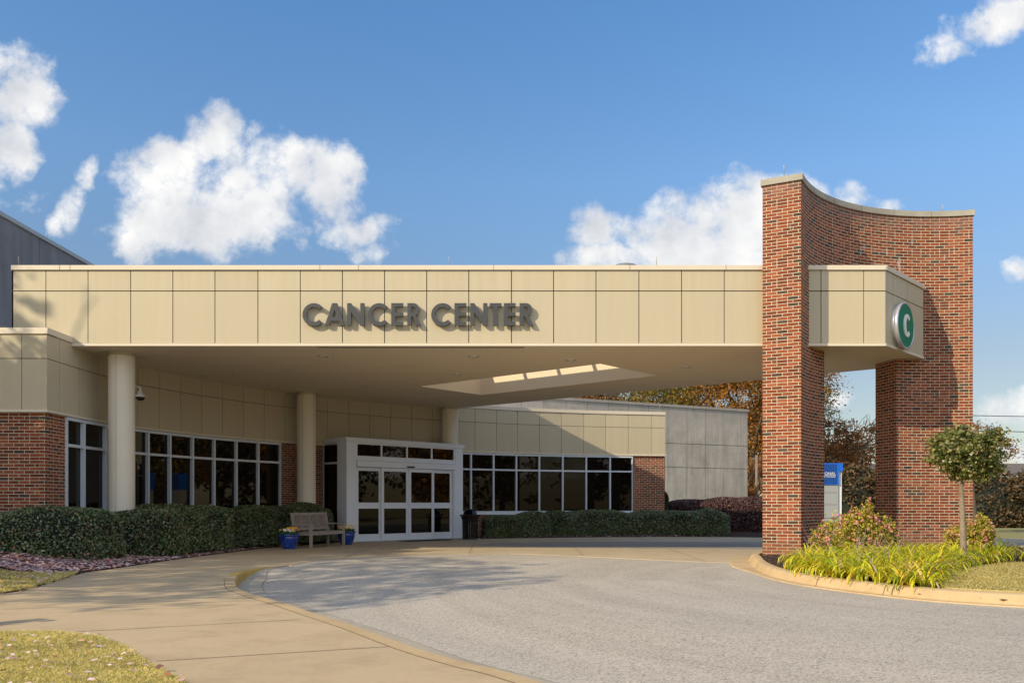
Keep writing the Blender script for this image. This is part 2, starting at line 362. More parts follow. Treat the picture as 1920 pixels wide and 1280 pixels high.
# ------------------------------------------------------------------ object helpers
def tag(o, label=None, cat=None, group=None, kind=None):
    if label: o['label'] = label
    if cat: o['category'] = cat
    if group: o['group'] = group
    if kind: o['kind'] = kind
    return o
def thing(name, label, cat, loc=(0, 0, 0), rz=0.0, group=None):
    o = bpy.data.objects.new(name, None); COL.objects.link(o); o.location = loc; o.rotation_euler = (0, 0, rz)
    o.empty_display_size = .2
    return tag(o, label, cat, group)
def link(name, me, mat=None, parent=None):
    o = bpy.data.objects.new(name, me); COL.objects.link(o)
    if mat is not None and not me.materials:
        for mm in (mat if isinstance(mat, (list, tuple)) else [mat]): me.materials.append(M[mm] if isinstance(mm, str) else mm)
    if parent: o.parent = parent
    return o
class MB:
    def __init__(s): s.v = []; s.f = []; s.uv = []; s.mi = []; s.sm = []
    def face(s, pts, uv=None, mi=0, sm=False):
        n = len(s.v); s.v += [tuple(p) for p in pts]; s.f.append(tuple(range(n, n + len(pts))))
        s.uv.append(uv or [(0, 0)] * len(pts)); s.mi.append(mi); s.sm.append(sm)
    def box(s, a, b, mi=0, fr=None):
        # axis box a..b; fr = (origin, xdir, ydir) places it in a turned frame
        (x0, y0, z0), (x1, y1, z1) = a, b
        def P(x, y, z):
            if fr is None: return (x, y, z)
            o, ux, uy = fr; return (o[0] + ux[0] * x + uy[0] * y, o[1] + ux[1] * x + uy[1] * y, z)
        c = [P(x, y, z) for z in (z0, z1) for (x, y) in ((x0, y0), (x1, y0), (x1, y1), (x0, y1))]
        for q in ((3, 2, 1, 0), (4, 5, 6, 7), (0, 1, 5, 4), (1, 2, 6, 5), (2, 3, 7, 6), (3, 0, 4, 7)):
            s.face([c[i] for i in q], mi=mi)
    def prism(s, poly, z0, z1, mi=0, top=True, bottom=True, uvs=False):
        n = len(poly); u = 0
        for i in range(n):
            p, q = poly[i], poly[(i + 1) % n]; L = math.dist(p, q)
            s.face([(p[0], p[1], z0), (q[0], q[1], z0), (q[0], q[1], z1), (p[0], p[1], z1)],
                   [(u, z0), (u + L, z0), (u + L, z1), (u, z1)], mi); u += L
        tr = tessellate_polygon([[Vector((p[0], p[1], 0)) for p in poly]])
        for t in tr:
            if top: s.face([(poly[i][0], poly[i][1], z1) for i in t], mi=mi)
            if bottom: s.face([(poly[i][0], poly[i][1], z0) for i in reversed(t)], mi=mi)
    def tube(s, pts, rad, n=8, mi=0, cap=True):
        pts = [Vector(p) for p in pts]; rad = rad if isinstance(rad, (list, tuple)) else [rad] * len(pts)
        rings = []; up = None
        for i, p in enumerate(pts):
            d = (pts[min(i + 1, len(pts) - 1)] - pts[max(i - 1, 0)]).normalized()
            a = d.cross(Vector((0, 0, 1)) if abs(d.z) < .9 else Vector((1, 0, 0))) if up is None else (up - d * up.dot(d))
            if a.length < 1e-6: a = d.orthogonal()
            a.normalize(); up = a; b = d.cross(a)
            base = len(s.v)
            s.v += [tuple(p + (a * math.cos(2 * math.pi * k / n) + b * math.sin(2 * math.pi * k / n)) * rad[i]) for k in range(n)]
            rings.append(base)
        for r0, r1 in zip(rings, rings[1:]):
            for k in range(n):
                s.f.append((r0 + k, r0 + (k + 1) % n, r1 + (k + 1) % n, r1 + k)); s.uv.append([(0, 0)] * 4); s.mi.append(mi); s.sm.append(True)
        if cap:
            for r, rev in ((rings[0], True), (rings[-1], False)):
                q = list(range(r, r + n)); q = q[::-1] if rev else q
                s.f.append(tuple(q)); s.uv.append([(0, 0)] * n); s.mi.append(mi); s.sm.append(False)
    def lathe(s, prof, c=(0, 0, 0), n=32, mi=0, sm=True):
        base = len(s.v)
        for r, z in prof: s.v += [(c[0] + r * math.cos(2 * math.pi * k / n), c[1] + r * math.sin(2 * math.pi * k / n), c[2] + z) for k in range(n)]
        for i in range(len(prof) - 1):
            for k in range(n):
                a = base + i * n + k; b = base + i * n + (k + 1) % n
                s.f.append((a, b, b + n, a + n)); s.uv.append([(0, 0)] * 4); s.mi.append(mi); s.sm.append(sm)
    def build(s, name, mat, parent=None):
        me = bpy.data.meshes.new(name); me.from_pydata(s.v, [], s.f)
        ul = me.uv_layers.new(name='UVMap'); flat = [c for u in s.uv for p in u for c in p]
        ul.data.foreach_set('uv', flat)
        me.polygons.foreach_set('material_index', s.mi); me.polygons.foreach_set('use_smooth', s.sm)
        me.validate(); me.update()
        return link(name, me, mat, parent)
def quads(name, V4, mats, parent=None, mi=None):
    """V4: (n,k,3) array of separate k-gons -> one mesh"""
    n, k = V4.shape[:2]; me = bpy.data.meshes.new(name)
    me.vertices.add(n * k); me.vertices.foreach_set('co', V4.reshape(-1).astype('f4'))
    me.loops.add(n * k); me.loops.foreach_set('vertex_index', np.arange(n * k, dtype='i4'))
    me.polygons.add(n); me.polygons.foreach_set('loop_start', np.arange(0, n * k, k, dtype='i4'))
    if mi is not None: me.polygons.foreach_set('material_index', mi.astype('i4'))
    me.update(calc_edges=True)
    return link(name, me, mats, parent)
def unit(a): return a / np.maximum(np.linalg.norm(a, axis=-1, keepdims=True), 1e-9)
def leaf_quads(C, size, aspect=.5, nrm=None, flat=0.0, up=None):
    """diamond leaves at points C (n,3)"""
    n = len(C); d = unit(rng.normal(size=(n, 3)))
    if up is not None: d = unit(d + np.array(up))
    nn = unit(rng.normal(size=(n, 3)) * (1 - flat) + (nrm if nrm is not None else np.array([0, 0, 1.])) * flat * 2)
    w = unit(np.cross(d, nn)); d = unit(np.cross(nn, w))
    L = (size * rng.uniform(.65, 1.35, n))[:, None]
    return np.stack([C - d * L * .5, C + w * L * aspect * .5 + d * L * .06, C + d * L * .5, C - w * L * aspect * .5 + d * L * .06], 1)
def smoothpath(P, step):
    P = np.array(P, float); out = []
    Q = np.vstack([2 * P[0] - P[1], P, 2 * P[-1] - P[-2]])
    for i in range(1, len(Q) - 2):
        p0, p1, p2, p3 = Q[i - 1:i + 3]; n = max(2, int(np.linalg.norm(p2 - p1) / step))
        for k in range(n):
            t = k / n
            out.append(.5 * ((2 * p1) + (-p0 + p2) * t + (2 * p0 - 5 * p1 + 4 * p2 - p3) * t * t + (-p0 + 3 * p1 - 3 * p2 + p3) * t ** 3))
    out.append(P[-1]); return np.array(out)
def offset(path, d):     # + = to the left of the travel direction
    T = np.gradient(path, axis=0); T = T / np.linalg.norm(T, axis=1)[:, None]
    return path + np.stack([-T[:, 1], T[:, 0]], 1) * d
def inside(poly, P):
    poly = np.array(poly); x, y = P[:, 0], P[:, 1]; c = np.zeros(len(P), bool); j = len(poly) - 1
    for i in range(len(poly)):
        xi, yi = poly[i]; xj, yj = poly[j]
        c ^= ((yi > y) != (yj > y)) & (x < (xj - xi) * (y - yi) / (yj - yi + 1e-12) + xi); j = i
    return c
def pdist(line, P, closed=False):
    line = np.array(line); best = np.full(len(P), 1e9)
    m = len(line) if closed else len(line) - 1
    for i in range(m):
        a, b = line[i], line[(i + 1) % len(line)]; ab = b - a
        t = np.clip(((P - a) @ ab) / (ab @ ab + 1e-12), 0, 1)
        best = np.minimum(best, np.linalg.norm(P - (a + t[:, None] * ab), axis=1))
    return best
def gp(px, py, z=0.0):   # ground point seen at a photo position
    Z = F * (EYE - z) / (py - HOR); return ((px - 960) / F * Z, Z)
def grid_sheet(name, x0, x1, y0, y1, st, zf, mat, keep=None):
    xs = np.arange(x0, x1 + st, st); ys = np.arange(y0, y1 + st, st)
    GX, GY = np.meshgrid(xs, ys); P = np.stack([GX.ravel(), GY.ravel()], 1); Z = zf(P)
    nx = len(xs); f = []
    ok = keep(P) if keep else np.ones(len(P), bool)
    for j in range(len(ys) - 1):
        for i in range(nx - 1):
            q = (j * nx + i, j * nx + i + 1, (j + 1) * nx + i + 1, (j + 1) * nx + i)
            if ok[q[0]] or ok[q[1]] or ok[q[2]] or ok[q[3]]: f.append(q)
    me = bpy.data.meshes.new(name); me.from_pydata(np.c_[P, Z].tolist(), [], f)
    me.polygons.foreach_set('use_smooth', [True] * len(f)); me.update()
    return link(name, me, mat)
def sheet(name, poly, z, mat, thick=.02):
    m = MB(); m.prism([tuple(p) for p in poly], z - thick, z); return m.build(name, mat)

# ================================================================== GROUND
g = MB(); g.face([(-400, -60, -.17), (400, -60, -.17), (400, 600, -.17), (-400, 600, -.17)])
tag(g.build('ground', 'ground'), kind='structure')
tag(sheet('far_lawn', [(3, 31.5), (9, 29.2), (60, 27), (250, 40), (250, 400), (-200, 400), (-200, 60), (2, 60)], .0, 'ground', .1), kind='structure')

K0 = smoothpath([(3.4, 0.3), (1.5, 3.05), (0.0, 5.51), (-.416, 6.05), (-.91, 6.76), (-1.59, 7.93), (-2.17, 8.85), (-2.86, 9.95), (-3.28, 10.57), (-3.51, 10.95), (-3.9, 11.65),
                 (-4.25, 12.6), (-4.52, 13.5), (-4.68, 14.4), (-4.6, 15.2), (-4.22, 16.1)], .12)
KT = np.clip((K0[:, 1] - 14.2) / 1.9, 0, 1); KT = (1 - .93 * KT * KT * (3 - 2 * KT))[:, None]
K1 = K0 + (offset(K0, -1) - K0) * .17 * KT; K2 = K0 + (offset(K0, -1) - K0) * .55 * KT
def drop(y): return .12 * (1 - np.clip((y - 14.2) / 1.6, 0, 1) ** 2 * (3 - 2 * np.clip((y - 14.2) / 1.6, 0, 1)))
BACK = smoothpath([(-4.16, 16.1), (-4.15, 16.9), (-3.85, 17.8), (-3.35, 18.5), (-2.69, 18.97), (-1.5, 19.75), (-.02, 19.9), (.81, 19.5), (3.13, 17.6), (4.46, 16.7)], .25)
ISL = smoothpath([(4.46, 16.7), (4.18, 15.6), (3.98, 14.4), (4.0, 13.2), (4.11, 12.2), (4.32, 11.46), (4.61, 10.7), (5.02, 10.05), (5.72, 9.45), (6.7, 8.95), (8.2, 8.4), (10.5, 7.9), (14, 7.6), (20, 7.5)], .25)
def road_z(P):
    d = pdist(K2, P); w = np.clip(1 - (d - .1) / 3.0, 0, 1); w = w * w * (3 - 2 * w)
    return -.008 - w * (drop(P[:, 1]) - .012).clip(0, 1)
KP = [tuple(p) for p in (K0 + K2) / 2]
roadpoly = KP + [tuple(p) for p in BACK] + [tuple(p) for p in ISL[1:]] + [(20, -3), (5, -3)]
def roadkeep(P): return inside(roadpoly, P) | (pdist(BACK, P) < .35) | (pdist(ISL, P) < .35)
tag(grid_sheet('asphalt_road', -5, 20, -1, 20.6, .12, road_z, 'asphalt', roadkeep), kind='structure')

LAWN = [(-16, 8.3), (-8, 7.9), (-4.58, 7.63), (-4.15, 7.67), (-3.6, 7.4), (-3.1, 6.84), (-2.6, 6.12), (-2.11, 5.49), (-1.5, 4.3), (-1, 3), (-.6, 1), (-.6, -4), (-16, -4)]
BEDE = smoothpath([(-16, 9.6), (-9.5, 9.7), (-7.6, 10.2), (-6.57, 10.95), (-6.75, 12.5), (-7.15, 14.15), (-7.1, 15.6), (-7.0, 17.9), (-6.75, 20.3), (-6.45, 22.4), (-5.95, 23.7), (-5.3, 25.2), (-5.1, 25.95)], .3)
walk = [tuple(p) for p in BEDE] + [(-5.1, 27.5), (-4.2, 16.2)] # closed along the drive below
walkpoly = [tuple(p) for p in BEDE] + [(-5.0, 26.2)] + [tuple(p) for p in K0[::-1]] + [(3.4, -4)] + [tuple(p) for p in LAWN[::-1][1:]]
w = MB(); w.prism(walkpoly, -.16, 0, mi=0)
def strip(mb, a, b, wd, z, mi=1):
    a = Vector(a); b = Vector(b); d = (b - a).normalized(); n = Vector((-d.y, d.x)) * wd / 2
    mb.face([(*(a - n), z), (*(b - n), z), (*(b + n), z), (*(a + n), z)], mi=mi)
for a, b in (((-3.98, 7.68), (-2.12, 8.52)), ((-2.61, 6.26), (-1.0, 6.9)), ((-5.6, 9.35), (-3.05, 10.2)), ((-6.7, 11.9), (-4.1, 12.1)), ((-6.9, 13.8), (-4.72, 13.7)), ((-6.95, 15.8), (-4.4, 15.6)), ((-6.9, 18.2), (-3.4, 18.0)), ((-1.6, 4.6), (.35, 5.0))):
    strip(w, a, b, .012, .003)
tag(w.build('sidewalk', ['walk', 'groove']), kind='structure')
# concrete drive under the canopy and along the doors
drive = [(-5.0, 26.2), (-4.22, 16.1)] + [tuple(p) for p in BACK] + [(4.75, 16.55), (4.95, 17.4), (4.95, 18.2), (5.6, 19.4), (7.2, 20.6), (9.2, 21.3), (12, 21.6), (30, 21.6), (60, 23), (60, 27), (9.0, 29.2), (6.5, 30.2), (3, 30.0), (.9, 29.3), (-1.0, 28.55), (-1.35, 30.2), (-5.0, 27.0)]
d_ = MB(); d_.prism(drive, -.16, .0)
for a, b in (((-4.6, 21.0), (9, 21.0)), ((-3.3, 23.6), (20, 24.4)), ((-1.0, 20.0), (-1.2, 28.3)), ((1.6, 19.1), (1.8, 29.5)), ((3.9, 17.2), (4.3, 30.0)), ((-3.6, 18.0), (-3.9, 27))):
    strip(d_, a, b, .012, .003)
tag(d_.build('concrete_drive', ['apron', 'groove']), kind='structure')
tag(sheet('drive_dark_band', [(-1.2, 24.2), (.6, 22.6), (6, 21.9), (12, 21.9), (30, 22.2), (30, 25.6), (9, 25.6), (4, 26.3), (1.2, 26.0), (-.4, 25.2)], .004, 'dark_paving', .003), kind='structure')  # thin darker sheet on top of the concrete drive
# kerb and gutter of the sidewalk
k = MB(); n = len(K0)
for i in range(n - 1):
    y0, y1 = K0[i][1], K0[i + 1][1]; d0, d1 = float(drop(y0)), float(drop(y1))
    a0, a1 = K0[i] * .97 + K1[i] * .03, K0[i + 1] * .97 + K1[i + 1] * .03
    h0, h1 = K0[i] * .12 + K1[i] * .88, K0[i + 1] * .12 + K1[i + 1] * .88
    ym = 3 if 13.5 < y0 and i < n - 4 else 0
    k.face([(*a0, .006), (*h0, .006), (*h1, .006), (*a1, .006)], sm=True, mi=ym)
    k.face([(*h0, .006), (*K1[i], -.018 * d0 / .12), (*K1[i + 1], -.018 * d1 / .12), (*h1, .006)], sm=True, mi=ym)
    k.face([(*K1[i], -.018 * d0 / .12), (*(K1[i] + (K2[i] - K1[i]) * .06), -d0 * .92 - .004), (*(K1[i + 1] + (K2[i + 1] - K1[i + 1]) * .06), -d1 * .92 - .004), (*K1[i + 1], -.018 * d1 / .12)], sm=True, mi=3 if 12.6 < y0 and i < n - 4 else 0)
    k.face([(*a0, -.1), (*a0, .006), (*a1, .006), (*a1, -.1)], mi=2)
    k.face([(*(K1[i] + (K2[i] - K1[i]) * .06), -d0 * .92 - .004), (*K2[i], -d0 * .92), (*K2[i + 1], -d1 * .92), (*(K1[i + 1] + (K2[i + 1] - K1[i + 1]) * .06), -d1 * .92 - .004)], mi=1)
    c0 = K2[i] + (K2[i] - K1[i]) * .018; c1 = K2[i + 1] + (K2[i + 1] - K1[i + 1]) * .018
    k.face([(*K2[i], -d0 * .92), (*c0, -d0 * .92 + .0005), (*c1, -d1 * .92 + .0005), (*K2[i + 1], -d1 * .92)], mi=2 if KT[i, 0] > .3 else 1)
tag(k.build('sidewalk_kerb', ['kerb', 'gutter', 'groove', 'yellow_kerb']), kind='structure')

# planted island
IC = smoothpath([(20, 21.0), (13, 21.2), (9.6, 20.95), (7.3, 20.2), (5.75, 19.0), (5.0, 17.9), (4.68, 16.7), (4.40, 15.5), (4.2, 14.3), (4.13, 13.2), (4.22, 12.3), (4.42, 11.58), (4.72, 10.85), (5.12, 10.2), (5.80, 9.66), (6.75, 9.18), (8.25, 8.6), (10.5, 8.08), (14, 7.76), (20, 7.66)], .2)
ic = MB(); prof = [(-.14, -.03), (-.13, .008), (-.02, .006), (0, .015), (.03, .085), (.06, .118), (.10, .130), (.18, .132), (.195, .125), (.20, .0)]
GW = .0 + np.clip((IC[:, 1] - 14.3) / 1.5, 0, 1)[:, None] * np.clip((18.5 - IC[:, 1]) / 1, 0, 1)[:, None]
L = [IC + (offset(IC, 1) - IC) * (p[0] * (1 + GW * 1.9) if p[0] < -.1 else p[0]) for p in prof]   # island lies to the left of the travel direction
for i in range(len(IC) - 1):
    for j in range(len(prof) - 1):
        q = [(*L[j][i], prof[j][1]), (*L[j][i + 1], prof[j][1]), (*L[j + 1][i + 1], prof[j + 1][1]), (*L[j + 1][i], prof[j + 1][1])]
        ic.face(q, sm=(3 <= j <= 6))
s_ = 0; last = 0
for i in range(len(IC) - 1):
    s_ += math.dist(IC[i], IC[i + 1])
    if s_ - last > 3.0 and IC[i][1] < 17:
        last = s_; T = Vector(IC[i + 1] - IC[i]).normalized() * .006
        for j in range(1, len(prof) - 1):
            a, b = Vector(L[j][i]), Vector(L[j + 1][i]); e = .003
            ic.face([(*(a - T), prof[j][1] + e), (*(a + T), prof[j][1] + e), (*(b + T), prof[j + 1][1] + e), (*(b - T), prof[j + 1][1] + e)], mi=1)
tag(ic.build('island_kerb', ['kerb', 'groove']), kind='structure')
IIN = offset(IC, .187)
islpoly = [tuple(p) for p in IIN] + [(26, 8), (26, 21)]
def isl_z(P):
    d = pdist(IIN, P); base = np.where(inside(islpoly, P), 1, -1)
    return np.where(base > 0, .09 + .045 * np.clip(d / 1.5, 0, 1) + .012 * np.sin(P[:, 0] * 9) * np.cos(P[:, 1] * 8), .06)
tag(grid_sheet('mulch_bed', 4, 26, 8, 21.4, .16, isl_z, 'mulch', lambda P: inside(islpoly, P)), kind='structure')
ILAWN = smoothpath([(5.30, 10.28), (5.32, 10.6), (5.66, 11.25), (6.5, 12.5), (7.7, 13.9), (8.9, 14.7), (12, 15.1), (20, 15.2)], .25)
ilpoly = [tuple(p) for p in ILAWN] + [(20, 8.3)] + [tuple(p) for p in IIN[::-1] if p[1] < 10.25 and p[0] > 5.2]
tag(sheet('island_lawn', ilpoly, .150, 'turf', .06), kind='structure')

# left planting bed, rising to the building
bedpoly = [tuple(p) for p in BEDE] + [(-5.3, 28), (-16, 28)]
def bed_z(P):
    d = pdist(BEDE, P); i = inside(bedpoly, P)
    top = .30 * np.clip((22 - P[:, 1]) / 5, 0.25, 1)
    t = np.clip(d / 2.2, 0, 1); t = t * t * (3 - 2 * t)
    return np.where(i, .008 + top * t + .012 * np.sin(P[:, 0] * 8) * np.sin(P[:, 1] * 7) * np.clip(d, 0, 1), -.05)
tag(grid_sheet('planting_bed', -16, -4.8, 9.4, 27, .15, bed_z, 'mulch', lambda P: inside(bedpoly, P)), kind='structure')
PATCH = smoothpath([(-16, 12.1), (-9.2, 12.5), (-8.0, 12.9), (-7.45, 13.6), (-7.22, 14.2)], .2)
patchpoly = [tuple(p) for p in PATCH] + [tuple(p) for p in BEDE[::-1] if p[1] < 14.15]
def patch_z(P): return np.where(inside(patchpoly, P), bed_z(P) + .012, -.08)
tag(grid_sheet('lawn_patch', -16, -6.3, 9.4, 14.6, .12, patch_z, 'turf', lambda P: inside(patchpoly, P)), kind='structure')
tag(sheet('near_lawn', LAWN, .012, 'turf', .15), kind='structure')
# right foundation bed below the windows
RB = smoothpath([(-1.1, 28.75), (.9, 29.15), (3, 29.8), (6.5, 30.1), (8.0, 29.9), (9.6, 29.3)], .3)
rbp = [tuple(p) for p in RB] + [(11, 33), (11, 38), (4, 38), (4, 33.5), (-1.0, 31.5)]
def rb_z(P): d = pdist(RB, P); return np.where(inside(rbp, P), .012 + .08 * np.clip(d, 0, 1), -.03)
tag(grid_sheet('foundation_bed', -1.2, 11.2, 28.6, 38, .2, rb_z, 'mulch', lambda P: inside(rbp, P)), kind='structure')

# ---- grass, litter, chips
def blades(name, poly, n, h, wd, mat, zf, box, label, lean=.6, power=1.0):
    x0, x1, y0, y1 = box
    P = np.stack([rng.uniform(x0, x1, n), y0 + (y1 - y0) * rng.uniform(0, 1, n) ** power], 1); P = P[inside(poly, P)]
    n = len(P); z = zf(P); C = np.c_[P, z]; a = rng.uniform(0, 6.283, n)
    wv = np.c_[np.cos(a), np.sin(a), np.zeros(n)] * wd * rng.uniform(.6, 1.3, n)[:, None]
    H = h * rng.uniform(.5, 1.3, n)[:, None]
    tip = C + np.c_[rng.normal(size=(n, 2)) * lean * .5, np.ones(n)] * H
    o = quads(name, np.stack([C - wv, C + wv, tip], 1), mat); return tag(o, label, 'grass', kind='stuff')
blades('grass', LAWN, 190000, .020, .0045, 'grass', lambda P: np.full(len(P), .01), (-5.2, -1.2, 4.2, 7.8), 'short yellow green lawn with scattered dead leaves beside the sidewalk in the foreground', 2.6)
blades('grass', patchpoly, 60000, .045, .006, 'grass', lambda P: bed_z(P) + .01, (-10.5, -6.5, 10.4, 14.5), 'small wedge of lawn strewn with pink fallen leaves between sidewalk and mulch', 1.2)
blades('grass', ilpoly, 170000, .026, .006, 'grass_dry', lambda P: np.full(len(P), .150), (5.1, 11.5, 8.2, 15.1), 'dry tan lawn on the planted island behind the kerb', 2.4)
def scatter(name, poly, n, size, mat, zf, box, label, cat, aspect=.7, dens=None, flat=.75):
    x0, x1, y0, y1 = box; P = np.stack([rng.uniform(x0, x1, n), rng.uniform(y0, y1, n)], 1); P = P[inside(poly, P)]
    if dens is not None: P = P[rng.uniform(size=len(P)) < dens(P)]
    C = np.c_[P, zf(P) + size * .25]
    return tag(quads(name, leaf_quads(C, np.full(len(C), size), aspect, flat=flat), mat), label, cat, kind='stuff')
def ldens(P):
    d = pdist(BEDE, P); return np.clip(.10 + .95 * np.exp(-((d - 1.0) / .6) ** 2), 0, 1)
scatter('leaf_litter', bedpoly, 60000, .08, 'litter', bed_z, (-11, -5.5, 13.5, 24), 'pink and brown fallen leaves covering the mulch in front of the left hedge', 'leaves', dens=ldens)
scatter('leaf_litter', patchpoly, 1500, .06, 'litter', lambda P: patch_z(P) + .02, (-10.5, -6.5, 10.4, 14.6), 'pink fallen leaves lying on the small lawn wedge beside the sidewalk', 'leaves')
scatter('leaf_litter', LAWN, 420, .055, 'litter', lambda P: np.full(len(P), .03), (-5, -1.5, 4.5, 7.6), 'few dead leaves scattered over the foreground lawn', 'leaves')
wkp = walkpoly
scatter('leaf_litter', wkp, 2600, .05, 'litter', lambda P: np.full(len(P), .0), (-7.4, -5.5, 10.5, 22), 'fallen leaves gathered along the left edge of the sidewalk', 'leaves', dens=lambda P: np.clip(np.exp(-pdist(BEDE, P) / .09) + .01, 0, 1), flat=.9)
scatter('leaf_litter', rbp, 2600, .055, 'litter', rb_z, (-1.0, 7.5, 28.6, 30.4), 'reddish fallen leaves along the mulch strip under the right hedge', 'leaves')
scatter('mulch_chips', islpoly, 16000, .045, 'chips', isl_z, (4.4, 8.5, 9.8, 18.5), 'shredded bark mulch at the foot of the brick pier on the island', 'mulch', aspect=.3, flat=.8)
scatter('mulch_chips', bedpoly, 9000, .04, 'chips', bed_z, (-10.5, -5.5, 13.8, 20), 'dark bark mulch along the edge of the left planting bed', 'mulch', aspect=.3, flat=.8)

# ================================================================== MAIN BUILDING
WALL = smoothpath([(-9.32, 17.07), (-9.32, 18.2), (-9.30, 19.2), (-9.17, 20.5), (-8.90, 21.46), (-8.37, 22.85), (-7.69, 24.15), (-6.88, 25.45), (-5.93, 26.72),
                   (-4.6, 28.08), (-2.76, 29.45), (-1.15, 30.4), (.45, 31.18), (2.98, 32.05), (5.85, 32.62)], .08)
SL = np.r_[0, np.cumsum(np.linalg.norm(np.diff(WALL, axis=0), axis=1))]; STOT = SL[-1]
def wp(s): return np.array([np.interp(s, SL, WALL[:, 0]), np.interp(s, SL, WALL[:, 1])])
def wt(s): a = wp(max(0, s - .05)); b = wp(min(STOT, s + .05)); return (b - a) / np.linalg.norm(b - a)
def wn(s): t = wt(s); return np.array([t[1], -t[0]])       # towards the forecourt
WR = (WALL[:, 0] / WALL[:, 1]) * F + 960
def s_px(px): return float(np.interp(px, WR, SL))
JP = [108.6, 145.6, 182.8, 219, 257, 297, 337, 377, 416, 455, 494, 533, 573, 613, 652.7, 692, 731.7, 771, 810, 849, 890, 930, 969.7, 1011, 1052, 1093.8, 1135, 1177.5, 1220.6]
JS = [0.0] + [s_px(p) for p in JP] + [STOT]
Z_SILL, Z_HEAD, Z_MID, Z_TOP = .84, 2.99, 4.06, 4.67
bld = thing('medical_building', 'low curved medical building with cream panels over red brick and dark window bands', 'building', (-2, 31, 0))
def P3(s, off, z): p = wp(s) + wn(s) * off; return (p[0] + 2, p[1] - 31, z)
def rel(x, y, z): return (x + 2, y - 31, z)
class RB_(MB): pass
def arcstrip(mb, s0, s1, off, z0, z1, mi=0, step=.25, caps=True, thick=.03):
    """a curved slab standing thick proud of off"""
    n = max(1, int((s1 - s0) / step)); ss = np.linspace(s0, s1, n + 1)
    for a, b in zip(ss, ss[1:]):
        f0, f1 = P3(a, off + thick, z0), P3(b, off + thick, z0); g0, g1 = P3(a, off, z0), P3(b, off, z0)
        up = lambda p, z: (p[0], p[1], z)
        mb.face([f0, f1, up(f1, z1), up(f0, z1)], [(a, z0), (b, z0), (b, z1), (a, z1)], mi)
        mb.face([up(f0, z1), up(f1, z1), up(g1, z1), up(g0, z1)], mi=mi)
        mb.face([g0, g1, f1, f0], mi=mi)
    if caps:
        for s, r in ((s0, False), (s1, True)):
            f, g_ = P3(s, off + thick, z0), P3(s, off, z0)
            q = [g_, f, (f[0], f[1], z1), (g_[0], g_[1], z1)]
            mb.face(q[::-1] if r else q, [(0, z0), (thick, z0), (thick, z1), (0, z1)][::(-1 if r else 1)], mi)
# cladding panels
pm = MB(); GAP = .007
bk = MB()
arcstrip(bk, 0.05, STOT - .05, -.05, Z_HEAD, Z_TOP - .05, caps=False, thick=.02)
XL = [-9.32]
x = -10.0
for s0, s1 in zip(JS, JS[1:]):
    for z0, z1 in ((Z_HEAD + .05, Z_MID - GAP), (Z_MID + GAP, Z_TOP - .125)):
        arcstrip(pm, s0 + (GAP if s0 > 0 else 0), s1 - (GAP if s1 < STOT else 0), 0, z0, z1, step=.5)
# left front (flat)
yf = 17.07; xs = [-9.32, -9.79, -10.7, -11.62, -12.53, -13.45, -14.36, -15.3, -16.2]
for a, b in zip(xs, xs[1:]):
    for z0, z1 in ((Z_HEAD + .05, Z_MID - GAP), (Z_MID + GAP, Z_TOP - .125)):
        pm.box(rel(b + GAP, yf - .03, z0), rel(a - (GAP if a < -9.33 else -.03), yf, z1))
bk.box(rel(-16.2, yf + .03, Z_HEAD), rel(-9.36, yf + .05, Z_TOP - .05))
# right end return
e0 = wp(STOT); en = wt(STOT); eb = (en[1] * -1, en[0])
bk.build('joint_backing', 'joint', bld)
pm.build('cladding', 'cream', bld)
tr = MB()
arcstrip(tr, 0, STOT + 0, -.02, Z_HEAD, Z_HEAD + .05, thick=.07)
tr.box(rel(-16.2, yf - .05, Z_HEAD), rel(-9.27, yf + .02, Z_HEAD + .05))
arcstrip(tr, 0, STOT, -.30, Z_TOP - .12, Z_TOP, thick=.36)
tr.box(rel(-16.2, yf - .06, Z_TOP - .12), rel(-9.26, yf + .3, Z_TOP))
tr.build('coping', 'cream_trim', bld)
rt = MB()                                                   # end wall of the right wing and the flat roof
rf = [tuple(wp(s) - wn(s) * .2) for s in np.linspace(0, STOT, 60)]
poly = [(-16.2, 17.2)] + [tuple(p) for p in rf] + [(3.2, 45), (-16.2, 45)]
poly = [(p[0] + 2, p[1] - 31) for p in poly]
rt.prism(poly, 4.15, 4.35); rt.build('roof', 'roof_gravel', bld)
bw = MB(); pL = wp(STOT) + 0
sd = MB(); q0 = wp(STOT) - wt(STOT) * .03
sd.face([rel(*q0, Z_HEAD), rel(q0[0] - 1.6, q0[1] + 11, Z_HEAD), rel(q0[0] - 1.6, q0[1] + 11, Z_TOP - .02), rel(*q0, Z_TOP - .02)])
sd.build('end_wall', 'cream', bld)
# brickwork
br = MB()
arcstrip(br, 0, s_px(124), -.14, 0, Z_HEAD, thick=.12)
br.face([rel(-16.2, yf + .02, 0), rel(-9.34, yf + .02, 0), rel(-9.34, yf + .02, Z_HEAD), rel(-16.2, yf + .02, Z_HEAD)], [(-6.88, 0), (0, 0), (0, Z_HEAD), (-6.88, Z_HEAD)])
arcstrip(br, s_px(124), s_px(527), -.14, 0, Z_SILL - .06, thick=.12); arcstrip(br, s_px(527), s_px(606), -.14, 0, Z_HEAD, thick=.12)
br.build('brick_wall', 'brick', bld); br = MB()
br.face([rel(*q0, 0), rel(q0[0] - 1.6, q0[1] + 11, 0), rel(q0[0] - 1.6, q0[1] + 11, Z_HEAD), rel(*q0, Z_HEAD)], [(0, 0), (11, 0), (11, 3), (0, 3)])
# knee wall below the windows
arcstrip(br, s_px(850), s_px(1187), -.14, 0, Z_SILL - .06, thick=.12); arcstrip(br, s_px(1187), STOT, -.14, 0, Z_HEAD, thick=.12)
br.build('brick_wall', 'brick', bld)
